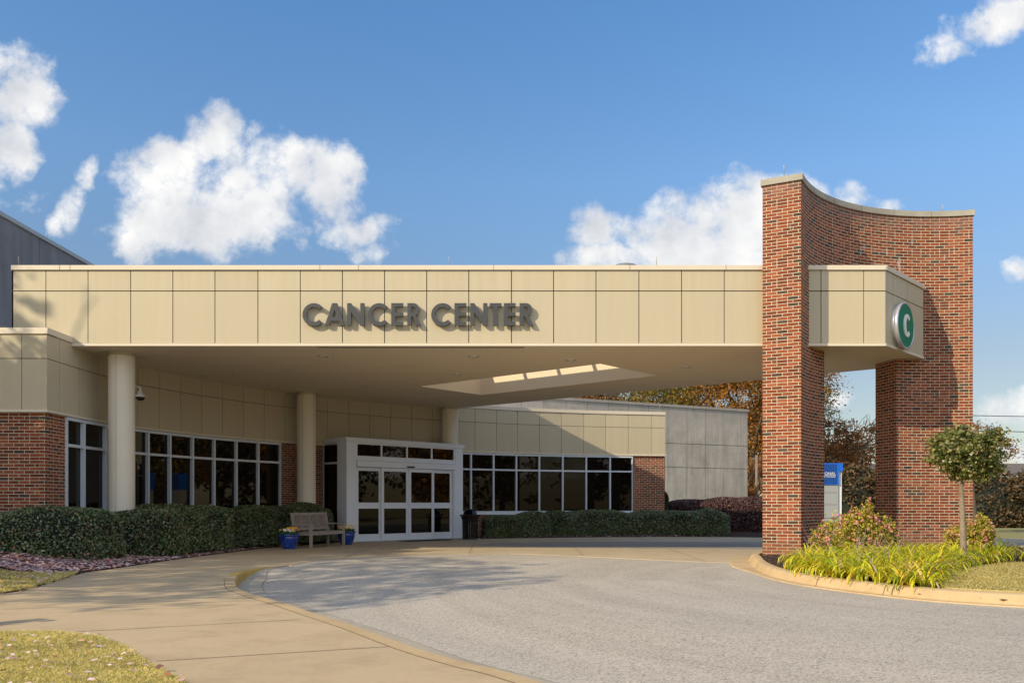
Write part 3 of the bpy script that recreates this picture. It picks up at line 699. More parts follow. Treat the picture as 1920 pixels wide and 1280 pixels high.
# windows
def window(s0, s1, first, lastw):
    wd = .055; f = MB()
    def bar(a, b, z0, z1, o0=-.10, o1=.03): arcstrip(f, a, b, o0, z0, z1, step=1.2, thick=o1 - o0)
    bar(s0 - .003, s0 + wd / 2, Z_SILL, Z_HEAD - .012); bar(s1 - wd / 2, s1 + (.003 if lastw else -.003), Z_SILL, Z_HEAD - .012)
    a, b = s0 + wd / 2 + .001, s1 - wd / 2 - .001
    bar(a, b, Z_SILL, Z_SILL + .07); bar(a, b, 2.36, 2.42, -.10, .02); bar(a, b, Z_HEAD - .075, Z_HEAD - .012)
    o = f.build('window', 'alu', bld)
    for z0, z1 in ((Z_SILL + .07, 2.36), (2.42, Z_HEAD - .075)):
        g_ = MB(); g_.face([P3(a - .01, -.06, z0 - .01), P3(b + .01, -.06, z0 - .01), P3(b + .01, -.06, z1 + .01), P3(a - .01, -.06, z1 + .01)])
        g_.build('pane', 'glass', o)
ML = [s_px(p) for p in (124, 157, 198, 237, 277.5, 318.5, 361, 401.5, 443, 484, 526)]
for i, (a, b) in enumerate(zip(ML, ML[1:])): window(a, b, i == 0, i == len(ML) - 2)
MR = [s_px(p) for p in (841, 883, 925.3, 968, 1011, 1055, 1099, 1143.8, 1186)]
for i, (a, b) in enumerate(zip(MR, MR[1:])): window(a, b, i == 0, i == len(MR) - 2)
for a, b in ((ML[0], ML[-1]), (MR[0], MR[-1])):
    sl_ = MB(); arcstrip(sl_, a, b, -.1, Z_SILL - .06, Z_SILL, thick=.17); sl_.build('window_sill', 'white_metal', bld)

# ================================================================== CANOPY
CY = 18.0; C0, C1 = 4.49, 6.18
can = thing('entrance_canopy', 'long flat cream panelled canopy over the entrance drive with skylight and downlights', 'canopy', (0, 18, 0))
CP = [(-10.55, 18.0), (7.875, 18.0), (9.45, 19.61), (9.3, 20.75), (-2.4, 30.05), (-10.55, 30.05)]
def cr(x, y, z): return (x, y - 18, z)
SKY = [(-2.6, 24.2), (2.1, 20.3), (3.77, 22.17), (-.93, 26.07)]
# soffit with a hole for the light well
sf = MB()
outer = [Vector((p[0], p[1], 0)) for p in [(p[0] * .9995, p[1] + (.02 if p[1] < 19 else 0)) for p in CP]]; hole = [Vector((p[0], p[1], 0)) for p in SKY]
tri = tessellate_polygon([outer, hole]); allp = outer + hole
for t in tri: sf.face([cr(allp[i].x, allp[i].y, C0) for i in reversed(t)])
sf.build('soffit', 'soffit', can)
tri2 = MB()
for t in tri: tri2.face([cr(allp[i].x, allp[i].y, C1 - .12) for i in t])
tri2.build('roof', 'roof_gravel', can)
# panels, backing, trim on the front, chamfer and rear
def edge_frame(a, b):
    a = Vector(a); b = Vector(b); d = (b - a).normalized(); nrm = Vector((d.y, -d.x)); return a, d, nrm, (b - a).length
fp, fb, ft = MB(), MB(), MB()
fz = [(C0 + .06, 5.635), (5.655, C1 - .105)]
def fascia(a, b, joints, ext0=0.0, ext1=0.0):
    o, d, nr, Ln = edge_frame(a, b); fr = ((o.x, o.y - 18), d, nr)
    js = [0] + joints + [Ln]
    for j0, j1 in zip(js, js[1:]):
        for z0, z1 in fz:
            fp.box((j0 + (.009 if j0 else 0), -.03, z0), (j1 - (.009 if j1 < Ln else 0), .0, z1), fr=fr)
    fb.box((0.03, -.07, C0 + .02), (Ln - .03, -.045, C1 - .06), fr=fr)
    ft.box((-ext0, -.04, C0 - .006), (Ln + ext1, .022, C0 + .052), fr=fr)
    ft.box((-ext0, -.25, C1 - .095), (Ln + ext1, .035, C1), fr=fr)
jpx = [86, 165, 245, 324, 403, 483.5, 563, 642, 721, 800, 879, 959, 1038, 1117.5, 1198, 1278, 1358, 1438, 1539.4, 1619.5]
fascia(CP[0], CP[1], [(p - 960) / F * 18.0 + 10.55 for p in jpx])
fascia(CP[1], CP[2], [.42, 1.29], ext0=-.002)
fp.build('fascia_panels', 'cream', can); fp = MB()
fascia(CP[3], CP[4], [.914 * i for i in range(1, 16)])
fp.build('rear_panels', 'cream', can); fp = MB()
fascia(CP[5], CP[0], [.914 * i for i in range(1, 13)], ext1=-.03)
fp.build('side_panels', 'cream', can); fb.build('joint_backing', 'joint', can); cj = ft
for px in (113, 397/3, 600, 672, 925, 1180, 1360):
    x = (px - 960) / F * 18; cj.box((x, -.0385, C1 - .094), (x + .008, -.035, C1 - .001), mi=1)
ft.build('coping', ['cream_trim', 'joint_soft'], can)
# light well and skylight
wl = MB()
for i in range(4):
    a, b = SKY[i], SKY[(i + 1) % 4]
    wl.face([cr(*a, C0), cr(*b, C0), cr(*b, 6.22), cr(*a, 6.22)])
wl.build('light_well', 'soffit', can)
skl = MB(); a = Vector(SKY[0]); ux = (Vector(SKY[1]) - a); Lx = ux.length; ux.normalize(); uy = (Vector(SKY[3]) - a); Ly = uy.length; uy.normalize()
fr = ((a.x, a.y - 18), ux, uy)
skl.box((-.10, -.10, C1 - .10), (Lx + .10, -.012, 6.24), fr=fr); skl.box((-.10, Ly + .012, C1 - .10), (Lx + .10, Ly + .10, 6.24), fr=fr)
skl.box((-.10, -.011, C1 - .10), (-.012, Ly + .011, 6.24), fr=fr); skl.box((Lx + .012, -.011, C1 - .10), (Lx + .10, Ly + .011, 6.24), fr=fr)
for i in range(1, 5): skl.box((Lx * i / 5 - .05, -.01, 6.17), (Lx * i / 5 + .05, Ly + .01, 6.235), fr=fr)
so_ = skl.build('skylight', 'white_metal', can)
sg = MB(); sg.face([(fr[0][0] + ux.x * p + uy.x * q, fr[0][1] + ux.y * p + uy.y * q, 6.245) for p, q in ((-.05, -.05), (Lx + .05, -.05), (Lx + .05, Ly + .05), (-.05, Ly + .05))])
sg.build('skylight_glass', 'clear', so_)
# ceiling downlights and sprinkler heads
T0 = C0 - EYE
def ceil(px, py): Z = F * T0 / (HOR - py); return ((px - 960) / F * Z, Z)
LT = [(267, 669.7), (604.7, 667.3), (887.7, 668), (1069.7, 674.7), (537.7, 692.7), (857.3, 701.7), (386, 703.5), (503.7, 722), (684.7, 723.7), (797.7, 737), (899.7, 747.7), (1072, 731), (1287, 688)]
SPK = [(306, 666), (627.7, 661.7), (934.7, 666.7), (707.7, 687.7), (437, 700), (773, 709), (994.3, 690.7), (562.7, 723.3), (748.7, 733), (855, 745), (869.7, 756), (1017, 741), (1210, 721)]
def disc_mesh(name, r, rin, dz):
    m = MB(); m.lathe([(rin, -.002), (rin, -dz), (r, -dz), (r, .002)], n=20, mi=0)
    me_o = m; return m
lamp0 = None
for i, (px, py) in enumerate(LT):
    x, y = ceil(px, py)
    if lamp0 is None:
        m = MB(); m.lathe([(.085, .06), (.085, -.004), (.125, -.012), (.135, 0.004)], n=24); lamp0 = m.build('downlight', 'lamp_white', can)
        m2 = MB(); m2.lathe([(0.0001, .012), (.05, .014), (.084, .003)], n=20); lens0 = m2.build('lamp_lens', 'lamp_dark', lamp0)
        m3 = MB(); m3.lathe([(0.0001, -.02), (.03, -.012), (.035, .012)], n=12); bulb0 = m3.build('bulb', 'lamp_white', lamp0)
        lm = lamp0
    else:
        lm = lamp0.copy(); COL.objects.link(lm); lm.parent = can
        for c in (lens0, bulb0):
            q = c.copy(); COL.objects.link(q); q.parent = lm
    lm.location = (x, y - 18, C0 - .003)
m = MB(); m.lathe([(.0001, -.035), (.014, -.03), (.016, -.008), (.045, -.006), (.05, .002)], n=14); sp0 = m.build('sprinkler_head', 'lamp_white', can)
for i, (px, py) in enumerate(SPK):
    o = sp0 if i == 0 else sp0.copy()
    if i: COL.objects.link(o); o.parent = can
    x, y = ceil(px, py); o.location = (x, y - 18, C0 - .002)
m = MB(); m.box((-4.15, .14, C0 - .012), (.26, .19, C0 - .003)); m.build('soffit_vent', 'joint_soft', can)

# ---- columns
CL = [(-8.60, 18.80, 'round cream column nearest the left building carrying the canopy with the dome camera'),
      (-6.14, 25.48, 'round cream column behind the wooden bench between hedge and vestibule'),
      (-2.13, 29.35, 'round cream column rising behind the roof of the glass vestibule')]
for x, y, lab in CL:
    t = thing('support_column', lab, 'column', (x, y, 0), 0, 'round columns under the canopy')
    m = MB(); m.lathe([(.275, 0), (.275, C0 - .09)], n=48); m.build('shaft', 'column', t)
    m = MB(); m.lathe([(.262, C0 - .09), (.262, C0 - .02), (.30, C0 - .02), (.30, C0 + .01)], n=48); m.build('collar', 'cream', t)
    m = MB()
    ang0 = math.atan2(-y, -x)
    for da in (-.42, .85 if x > -7 else 2.6):
        a = ang0 + da
        a0, a1 = a - .012, a + .012; r = .2765
        m.face([(r * math.cos(a0), r * math.sin(a0), 0), (r * math.cos(a1), r * math.sin(a1), 0), (r * math.cos(a1), r * math.sin(a1), C0 - .1), (r * math.cos(a0), r * math.sin(a0), C0 - .1)])
    m.build('seam', 'joint_soft', t)
# ---- dome camera
t = thing('security_camera', 'grey dome security camera on bracket at right side of the near column', 'camera', (-8.30, 18.92, 3.62))
m = MB(); m.tube([(-.04, .0, .12), (.03, 0, .13), (.06, 0, .10), (.06, 0, .04)], .018, 10); m.box((-.06, -.04, .06), (-.035, .04, .19)); m.build('bracket', 'lamp_white', t)
m = MB(); m.lathe([(.03, .06), (.05, .03), (.075, -.04), (.13, -.075), (.135, -.09), (.10, -.10)], (.06, 0, 0), 24); m.build('housing', 'lamp_white', t)
m = MB(); m.lathe([(.098, -.10), (.09, -.135), (.06, -.165), (.0001, -.178)], (.06, 0, 0), 24); m.build('dome', 'black', t)

# ================================================================== VESTIBULE
vo = Vector((-5.02, 25.90)); vx = Vector((.711, .703)).normalized(); vy = Vector((-vx.y, vx.x)); VW = 4.695; VD = 1.9
ves = thing('entrance_vestibule', 'grey metal framed glass entrance vestibule with sliding doors and transom windows', 'vestibule', (vo.x, vo.y, 0), math.atan2(vx.y, vx.x))
def v_t(px): k = (px - 960) / F; return (k * vo.y - vo.x) / (vx.x - k * vx.y)
def zz(z4x): return v_t(z4x / 3.5563 + 480)
m = MB()   # pillars, in local x along the front, y backwards
m.box((0, 0, 0), (zz(668), .49, 3.06)); m.box((zz(1330), 0, 0), (VW, .49, 3.06))
m.box((zz(668) + .002, .01, 2.50), (zz(1330) - .002, .12, 2.615)); m.box((zz(668) + .002, .01, 3.03), (zz(1330) - .002, .12, 3.06))
m.build('wall_panel', 'vest', ves)
m = MB(); m.box((-.04, -.04, 3.06), (VW + .04, 1.9, 3.17)); m.box((-.06, -.06, 3.155), (VW + .06, 1.9, 3.185)); m.build('cornice', 'vest', ves)
m = MB(); m.box((zz(668) + .01, -.06, 2.31), (zz(1330) - .01, .11, 2.49)); ob = m.build('door_header', 'vest', ves)
m2 = MB(); m2.box((zz(1000), -.10, 2.33), (zz(1046), -.06, 2.375)); m2.build('door_sensor', 'black', ob)
m = MB()
for a in (zz(668), zz(835), zz(1005), zz(1170), zz(1320)): m.box((a + .002, .012, 2.617), (a + .055, .10, 3.028))
m.box((zz(668) + .06, .014, 2.617), (zz(1320), .09, 2.645)); m.box((zz(668) + .06, .014, 3.0), (zz(1320), .09, 3.028))
tw = m.build('transom_window', 'white_metal', ves)
for a, b in ((668, 835), (835, 1005), (1005, 1170), (1170, 1320)):
    g_ = MB(); g_.face([(zz(a) + .04, .05, 2.63), (zz(b) + .02, .05, 2.63), (zz(b) + .02, .05, 3.01), (zz(a) + .04, .05, 3.01)]); g_.build('pane', 'glass', tw)
def leaf(x0, x1, y, nm):
    st = .095; f = MB()
    f.box((x0, y, .03), (x0 + st, y + .045, 2.30)); f.box((x1 - st, y, .03), (x1, y + .045, 2.30))
    for z0, z1 in ((.03, .225), (1.02, 1.205), (2.19, 2.30)): f.box((x0 + st + .001, y + .002, z0), (x1 - st - .001, y + .043, z1))
    o = f.build(nm, 'vest', ves)
    for z0, z1 in ((.22, 1.03), (1.2, 2.195)):
        g_ = MB(); g_.face([(x0 + st - .01, y + .022, z0), (x1 - st + .01, y + .022, z0), (x1 - st + .01, y + .022, z1), (x0 + st - .01, y + .022, z1)]); g_.build('pane', 'glass', o)
leaf(zz(672), zz(842), .05, 'door'); leaf(zz(836), zz(1016), -.01, 'door'); leaf(zz(1018), zz(1186), -.01, 'door'); leaf(zz(1180), zz(1314), .05, 'door')
m = MB(); m.box((zz(668) + .01, -.03, .002), (zz(1330) - .01, .12, .028)); m.build('threshold', 'alu', ves)
m = MB(); m.box((zz(1314) + .003, .0, .03), (zz(1330) - .002, .11, 2.305)); m.box((zz(1318), -.02, .03), (zz(1322), 0, 2.3)); m.build('jamb', 'vest', ves)
# side glazing (left flank)
m = MB()
for y0, y1 in ((.492, .545), (1.33, 1.385), (1.85, 1.9)): m.box((.02, y0, .0), (.10, y1, 3.058))
for z0, z1 in ((.0, .30), (2.40, 2.46), (3.0, 3.058)): m.box((.022, .546, z0), (.09, 1.849, z1))
sw = m.build('side_window', 'alu', ves)
for y0, y1 in ((.54, 1.34), (1.38, 1.86)):
    for z0, z1 in ((.29, 2.41), (2.45, 3.01)):
        g_ = MB(); g_.face([(.05, y1, z0), (.05, y0, z0), (.05, y0, z1), (.05, y1, z1)]); g_.build('pane', 'glass', sw)
m = MB(); m.box((VW - .1, .492, 0), (VW, 1.6, 3.058)); m.build('flank_panel', 'vest', ves)
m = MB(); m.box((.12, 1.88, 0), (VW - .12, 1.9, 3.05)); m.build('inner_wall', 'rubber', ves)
# doormat
x0, y0 = gp(802, 1013.8)
m = MB(); m.box((-.85, -.32, .004), (.85, .32, .018)); o = m.build('doormat', 'rubber'); o.location = (-2.75, 27.05, 0); o.rotation_euler = (0, 0, R(44.7))
tag(o, 'thin black rubber mat on the pavement in front of the sliding doors', 'doormat')

# ================================================================== BRICK GATEWAY WALL
GC = (9.633, 15.474); GR = 4.21; GT = .77; G_TOP = 7.895
gw = thing('curved_brick_gateway', 'tall concave red brick wall with concrete cap pierced by an opening for the canopy', 'wall', (GC[0], GC[1], 0))
def ang(px):   # angle on the inner circle of the point seen in column px (far solution)
    best = None
    for a in np.linspace(R(160), R(60), 4000):
        x, y = GC[0] + GR * math.cos(a), GC[1] + GR * math.sin(a); e = abs(x / y * F + 960 - px)
        if best is None or e < best[0]: best = (e, a)
    return best[1]
A0 = math.atan2(17.43 - GC[1], 5.905 - GC[0]); A1 = ang(1824); AJ0 = ang(1545.5); AJ1 = ang(1680)
gb = MB()
def arcwall(a0, a1, z0, z1, ends=(True, True), und=True):
    n = max(2, int(abs(a1 - a0) * GR / .12)); aa = np.linspace(a0, a1, n + 1)
    P = lambda r, a: (r * math.cos(a), r * math.sin(a)); u = lambda a: (A0 - a) * GR
    for a, b in zip(aa, aa[1:]):
        p, q = P(GR, a), P(GR, b); gb.face([(*p, z0), (*q, z0), (*q, z1), (*p, z1)], [(u(a), z0), (u(b), z0), (u(b), z1), (u(a), z1)], sm=True)
        p, q = P(GR + GT, b), P(GR + GT, a); gb.face([(*p, z0), (*q, z0), (*q, z1), (*p, z1)], [(-u(b) - 1, z0), (-u(a) - 1, z0), (-u(a) - 1, z1), (-u(b) - 1, z1)], sm=True)
        if und: gb.face([(*P(GR, a), z0), (*P(GR + GT, a), z0), (*P(GR + GT, b), z0), (*P(GR, b), z0)])
    for k_, a in enumerate((a0, a1)):
        if ends[k_]:
            p, q = P(GR + GT, a), P(GR, a)
            uv = [(0.03, z0), (GT + .03, z0), (GT + .03, z1), (0.03, z1)]
            gb.face([(*p, z0), (*q, z0), (*q, z1), (*p, z1)], uv) if k_ == 0 else gb.face([(*q, z0), (*p, z0), (*p, z1), (*q, z1)], uv)
arcwall(A0, AJ0, .0, 4.62); arcwall(AJ1, A1, .0, 4.62); arcwall(A0, A1, 4.62, G_TOP - .125)
gb.build('brickwork', 'brick_st', gw)
cp = MB(); n = 64; o_ = .035; da = o_ / GR
aa = np.linspace(A0 + da, A1 - da, n + 1)
for a, b in zip(aa, aa[1:]):
    ri, ro = GR - o_, GR + GT + o_; c = lambda r, a, z: (r * math.cos(a), r * math.sin(a), z); z0, z1 = G_TOP - .125, G_TOP
    cp.face([c(ri, a, z0), c(ri, b, z0), c(ri, b, z1), c(ri, a, z1)], sm=True); cp.face([c(ro, b, z0), c(ro, a, z0), c(ro, a, z1), c(ro, b, z1)], sm=True)
    cp.face([c(ri, a, z1), c(ri, b, z1), c(ro, b, z1), c(ro, a, z1)]); cp.face([c(ri, b, z0), c(ri, a, z0), c(ro, a, z0), c(ro, b, z0)])
for a, s in ((A0 + da, 1), (A1 - da, -1)):
    q = [c(ro, a, z0), c(ri, a, z0), c(ri, a, z1), c(ro, a, z1)]; cp.face(q[::s])
cj = cp
for a in np.linspace(A0, A1, 7)[1:-1]:
    e = .0012; r = GR - o_ - .002; c = lambda r, a, z: (r * math.cos(a), r * math.sin(a), z)
    cj.face([c(r, a + e, G_TOP - .124), c(r, a - e, G_TOP - .124), c(r, a - e, G_TOP - .001), c(r, a + e, G_TOP - .001)], mi=1)
cp.build('capstone', ['capstone', 'joint_soft'], gw)

# ================================================================== SIGNS
def curve_mesh(name, loops, depth, mat, parent, bevel=0.0):
    cu = bpy.data.curves.new(name, 'CURVE'); cu.dimensions = '2D'; cu.fill_mode = 'BOTH'; cu.extrude = depth / 2; cu.bevel_depth = bevel
    for lp in loops:
        sp_ = cu.splines.new('POLY'); sp_.points.add(len(lp) - 1); sp_.use_cyclic_u = True
        for i, p in enumerate(lp): sp_.points[i].co = (p[0], p[1], 0, 1)
    tmp = bpy.data.objects.new('tmp', cu); me = bpy.data.meshes.new_from_object(tmp); bpy.data.objects.remove(tmp)
    me.name = name; me.materials.clear(); return link(name, me, mat, parent)
def arc(cx, cy, rx, ry, a0, a1, n=28): return [(cx + rx * math.cos(R(a0 + (a1 - a0) * i / n)), cy + ry * math.sin(R(a0 + (a1 - a0) * i / n))) for i in range(n + 1)]
def glyph(ch, w, h, s):
    if ch == 'C':
        r = h / 2 * 1.02; return [arc(r, h / 2, r, r, 44, 316) + arc(r, h / 2, r - s, r - s, 316, 44)]
    if ch == 'A': return [[(0, 0), (s * 1.1, 0), (w * .5 - s * .38 * 0 - w * .235, h * .2), (w * .735, h * .2), (w - s * 1.1, 0), (w, 0), (w * .5 + s * .62, h), (w * .5 - s * .62, h)], [(w * .37, h * .38), (w * .5, h * .74), (w * .63, h * .38)]]
    if ch == 'N': return [[(0, 0), (s, 0), (s, h * .62), (w - s, 0), (w, 0), (w, h), (w - s, h), (w - s, h * .38), (s, h), (0, h)]]
    if ch == 'E': q = s * .88; return [[(0, 0), (w, 0), (w, q), (s, q), (s, h / 2 - q / 2), (w, h / 2 - q / 2), (w, h / 2 + q / 2), (s, h / 2 + q / 2), (s, h - q), (w, h - q), (w, h), (0, h)]]
    if ch == 'T': return [[(w / 2 - s / 2, 0), (w / 2 + s / 2, 0), (w / 2 + s / 2, h - s * .9), (w, h - s * .9), (w, h), (0, h), (0, h - s * .9), (w / 2 - s / 2, h - s * .9)]]
    if ch == 'R':
        ro = h * .285; cx = w * .9 - ro
        return [[(0, 0), (s, 0), (s, h * .40), (w * .38, h * .42), (w - s * 1.15, 0), (w, 0), (w * .62, h * .44)] + arc(cx, h - ro, ro, ro, -62, 90, 16) + [(0, h)],
                [(s, h * .60), (s, h - s * .85), (cx, h - s * .85)] + arc(cx, h - ro, ro - s * .85, ro - s * .95, 80, -80, 12) + [(cx, h * .60)]]
sgn = thing('lettering_sign', 'dark grey raised capital letters reading CANCER CENTER on the canopy fascia', 'sign', (0, 17.925, 0))
LET = [('C', 28, 192), ('A', 203, 358), ('N', 378, 514), ('C', 540, 703), ('E', 724, 818), ('R', 850, 957), ('C', 1037, 1198), ('E', 1220, 1313), ('N', 1343, 1478), ('T', 1495, 1590), ('E', 1607, 1700), ('R', 1730, 1840)]
pxm = 17.87 / F
for ch, a, b in LET:
    xa = (560 + a / 4.174 - 960) * pxm; w_ = (b - a) / 4.174 * pxm; h = 42.3 * pxm
    o = curve_mesh('letter', glyph(ch, w_ - .008, h - .008, .080), .052, 'letter', sgn, .004)
    zb = EYE + (HOR - 609.4) * pxm
    o.rotation_euler = (R(90), 0, 0); o.location = (xa, 0, zb - (.005 if ch == 'C' else 0))
    for q in (.2, .75):
        st = MB(); st.tube([(w_ * q, h * .09, -.03), (w_ * q, h * .09, -.075)], .008, 6); st.build('mounting_stud', 'rod', o)
# round C sign on the chamfered end
ca, cd, cn, cl_ = edge_frame(CP[1], CP[2])
cc = ca + cd * .78 ; zc = 5.01
rs = thing('round_letter_sign', 'round green sign with white letter C and silver rim on the canopy end', 'sign', (cc.x, cc.y, zc), math.atan2(cd.y, cd.x))
def turned(mb, name, mat): o = mb.build(name, mat, rs); o.rotation_euler = (R(90), 0, 0); return o
m = MB(); m.lathe([(.47, .0), (.475, .05), (.45, .055), (.45, .065), (.498, .07), (.50, .145), (.468, .152), (.462, .140)], n=64); turned(m, 'rim', 'silver')
m = MB(); m.lathe([(.0001, .141), (.465, .141)], n=64, sm=False); turned(m, 'face', 'green')
cw, chh = .27, .52
cg = [arc(.185, .26, .175, .245, 42, 318) + arc(.195, .26, .095, .175, 318, 42)]
o = curve_mesh('letter', cg, .025, 'white', rs, .004); o.rotation_euler = (R(90), 0, 0); o.location = (-.16, -.155, -.26)

# monument sign behind the gateway
mz = 32.0; k1 = lambda px: (px - 960) / F * mz
ms = thing('monument_sign', 'tall grey and blue monument sign with white text behind the brick gateway', 'sign', (k1(1572), mz, 0)); ms.scale = (1.23, 1.23, 1.135)
W_ = 1.35
m = MB(); m.box((-W_, 0, 0), (0, .30, 1.66)); m.box((.003, .02, 0), (.02, .30, 2.1)); m.build('base_panel', 'sign_grey', ms)
m = MB(); m.box((-W_ - .02, -.03, 1.665), (.0, .34, 2.37)); m.box((.0005, -.02, 2.1), (.13, .335, 2.368)); m.build('blue_cabinet', 'bright_blue', ms)
m = MB(); m.box((-W_ + .06, -.04, 1.70), (-.06, -.028, 2.34)); m.build('blue_face', 'blue', ms)
m = MB(); m.box((.024, .04, 0), (.115, .29, 2.098)); m.build('side_post', 'white_metal', ms)
def text(s, size, x, z, parent, mat, align='RIGHT', y=-.045, sx=1.0):
    cu = bpy.data.curves.new('text', 'FONT'); cu.body = s; cu.size = size; cu.align_x = align; cu.extrude = .003
    tmp = bpy.data.objects.new('tmp', cu); me = bpy.data.meshes.new_from_object(tmp); bpy.data.objects.remove(tmp)
    me.materials.clear(); o = link('sign_text', me, mat, parent); o.rotation_euler = (R(90), 0, 0); o.location = (x, y, z); o.scale = (sx, 1, 1); return o
text('REGIONAL', .125, -.10, 1.99, ms, 'white', sx=.98); text('HEALTHCARE', .062, -.10, 1.90, ms, 'white', sx=1.32)
m = MB(); m.box((-.9, -.046, 1.962), (-.10, -.041, 1.974)); m.build('text_rule', 'white', ms)
m = MB()
for z in (.55, 1.0, 1.4): m.box((-W_ + .05, -.006, z), (-.05, -.001, z + .012))
m.build('groove', 'joint_soft', ms)

# ================================================================== LIGHTNING RODS
def rod(x, y, z, h, lab):
    t = thing('lightning_rod', lab, 'lightning rod', (x, y, z), 0, 'thin lightning rods on the roof edges')
    m = MB(); m.tube([(0, 0, 0), (0, 0, h * .85), (0, 0, h)], [.008, .007, .002], 6); m.build('rod', 'rod', t)
    m = MB(); m.lathe([(.03, 0), (.03, .02), (.012, .035)], n=10); m.build('base', 'rod', t)
for px, nm in ((35, 'at the far left end of the canopy coping'), (445, 'on the canopy coping above the left fascia'), (842, 'on the canopy coping above the word CENTER'), (1231, 'on the canopy coping right of the dark roof vent')):
    rod((px - 960) / F * 18.15, 18.15, C1, .25, 'thin metal lightning rod ' + nm)
rod((1186 - 960) / F * 22.0, 22.0, C1 - .1, .62, 'thin metal lightning rod standing just behind the dark roof vent')
for px, nm in ((1471, 'on the brick pier end nearest the drive'), (1575, 'midway along the curved brick wall cap'), (1779, 'near the right end of the curved brick wall cap')):
    a = ang(px) if px > 1510 else A0 - .01; r = GR + GT * .45
    rod(GC[0] + r * math.cos(a), GC[1] + r * math.sin(a), G_TOP, .28, 'thin metal lightning rod ' + nm)
rod(wp(STOT - .2)[0], wp(STOT - .2)[1] + .1, Z_TOP, .30, 'thin metal lightning rod on the right wing corner')

# roof vent
t = thing('roof_vent', 'dark domed roof ventilator just showing above the canopy coping', 'roof vent', (3.0, 22.6, C1 - .12))
m = MB(); m.lathe([(.25, 0), (.25, 1.05), (.40, 1.1), (.42, 1.2)], n=32); m.build('curb', 'rod', t)
m = MB(); m.lathe([(.43, 1.2), (.40, 1.30), (.28, 1.40), (.12, 1.445), (.0001, 1.45)], n=32); m.build('hood', 'darkwall', t)

# ================================================================== GREY BUILDINGS BEHIND
gbd = thing('concrete_building', 'weathered grey concrete panel building behind the right wing', 'building', (13.8, 50, 0))
gd = Vector((-.891, -.454)).normalized(); gn = Vector((gd.y, -gd.x)); gn = gn if gn.y < 0 else -gn
fr = ((0, 0), gd, gn * -1)    # x to the left, y backwards
m = MB(); m.box((0, .03, 0), (22, 14, 6.62), fr=fr); m.build('core', 'joint_soft', gbd)
m = MB(); xs = [0, .50] + [.50 + 1.315 * i for i in range(1, 17)]
for a, b in zip(xs, xs[1:]):
    for z0, z1 in ((0, 3.20), (3.23, 4.53), (4.56, 6.56)): m.box((a + (.012 if a else 0), 0, z0), (b - .012, .028, z1), fr=fr)
m.build('concrete_panels', 'greywall', gbd)
m = MB(); m.box((-.05, -.05, 6.56), (22, .4, 6.70), fr=fr); m.build('coping', 'greywall', gbd)
for px, nm in ((1113, 'leftmost above the weathered concrete parapet'), (1264, 'in the middle of the weathered concrete parapet'), (1389, 'at the right corner of the weathered concrete building')):
    k_ = (px - 960) / F; s_ = (13.8 - k_ * 50) / (-gd.x + k_ * gd.y) if True else 0
    s_ = (k_ * 50 - 13.8) / (gd.x - k_ * gd.y); rod(13.8 + gd.x * s_, 50 + gd.y * s_ + .1, 6.70, .55, 'thin metal lightning rod ' + nm)
lb = thing('tall_concrete_building', 'tall dark grey concrete wall with metal coping rising behind the left wing', 'building', (-14.4, 22, 0))
m = MB(); m.box((-8, 0, 0), (-.03, 40, 9.25)); m.build('core', 'darkwall', lb)
m = MB()
for i in range(10): m.box((-.03, i * 4 + .01, 0), (0, i * 4 + 3.99, 9.25))
m.build('concrete_panels', 'darkwall', lb)
m = MB(); m.box((-8, -.05, 9.25), (.06, 40, 9.37)); m.build('coping', 'sign_grey', lb)
rod(-14.45, 26.55, 9.37, .35, 'thin metal lightning rod on the tall dark building at far left')

# ================================================================== BENCH
bx, by = gp(581.8, 1027.4); ex, ey = gp(645, 1021.9)
bdir = Vector((ex - bx, ey - by)); BL_ = bdir.length; bdir.normalize()
bn = thing('park_bench', 'weathered grey wooden slatted bench between two blue flower pots by the entrance', 'bench', (bx, by, 0), math.atan2(bdir.y, bdir.x))
# local x along the bench, +y backwards
D = .50
def legm(x, y, h, lean=0.0):
    m = MB(); s = .032
    if lean == 0: m.box((x - s, y - s, 0), (x + s, y + s, h))
    else:
        m.box((x - s, y - s, 0), (x + s, y + s, .42))
        for q in range(6):
            z0 = .42 + (h - .42) * q / 6; z1 = .42 + (h - .42) * (q + 1) / 6; o0 = lean * q / 6
            m.box((x - s, y - s + o0, z0), (x + s, y + s + o0, z1))
    return m
for x in (0.03, BL_ - .03):
    legm(x, 0, .60).build('leg', 'teak', bn); legm(x, D, .93, .10).build('leg', 'teak', bn)
m = MB()
for i in range(7): m.box((.065, .0 + i * .068, .405), (BL_ - .065, .056 + i * .068, .425))
m.box((.06, -.025, .335), (BL_ - .06, .0, .404)); m.box((.06, D - .03, .335), (BL_ - .06, D - .005, .404)); m.build('seat', 'teak', bn)
m = MB()
def bk_box(x0, x1, z0, z1, t=.022):
    y0 = D + (z0 - .42) / .51 * .10; y1 = D + (z1 - .42) / .51 * .10
    c = [(x0, y0, z0), (x1, y0, z0), (x1, y0 + t, z0), (x0, y0 + t, z0), (x0, y1, z1), (x1, y1, z1), (x1, y1 + t, z1), (x0, y1 + t, z1)]
    for q in ((3, 2, 1, 0), (4, 5, 6, 7), (0, 1, 5, 4), (1, 2, 6, 5), (2, 3, 7, 6), (3, 0, 4, 7)): m.face([c[i] for i in q])
bk_box(.064, BL_ - .064, .86, .925, .035); bk_box(.064, BL_ - .064, .46, .52, .035)
ns = 25
for i in range(ns):
    x = .08 + (BL_ - .16) * i / (ns - 1); wd = .019 if i % 6 == 0 else .0105; bk_box(x - wd, x + wd, .521, .859)
m.build('backrest', 'teak', bn)
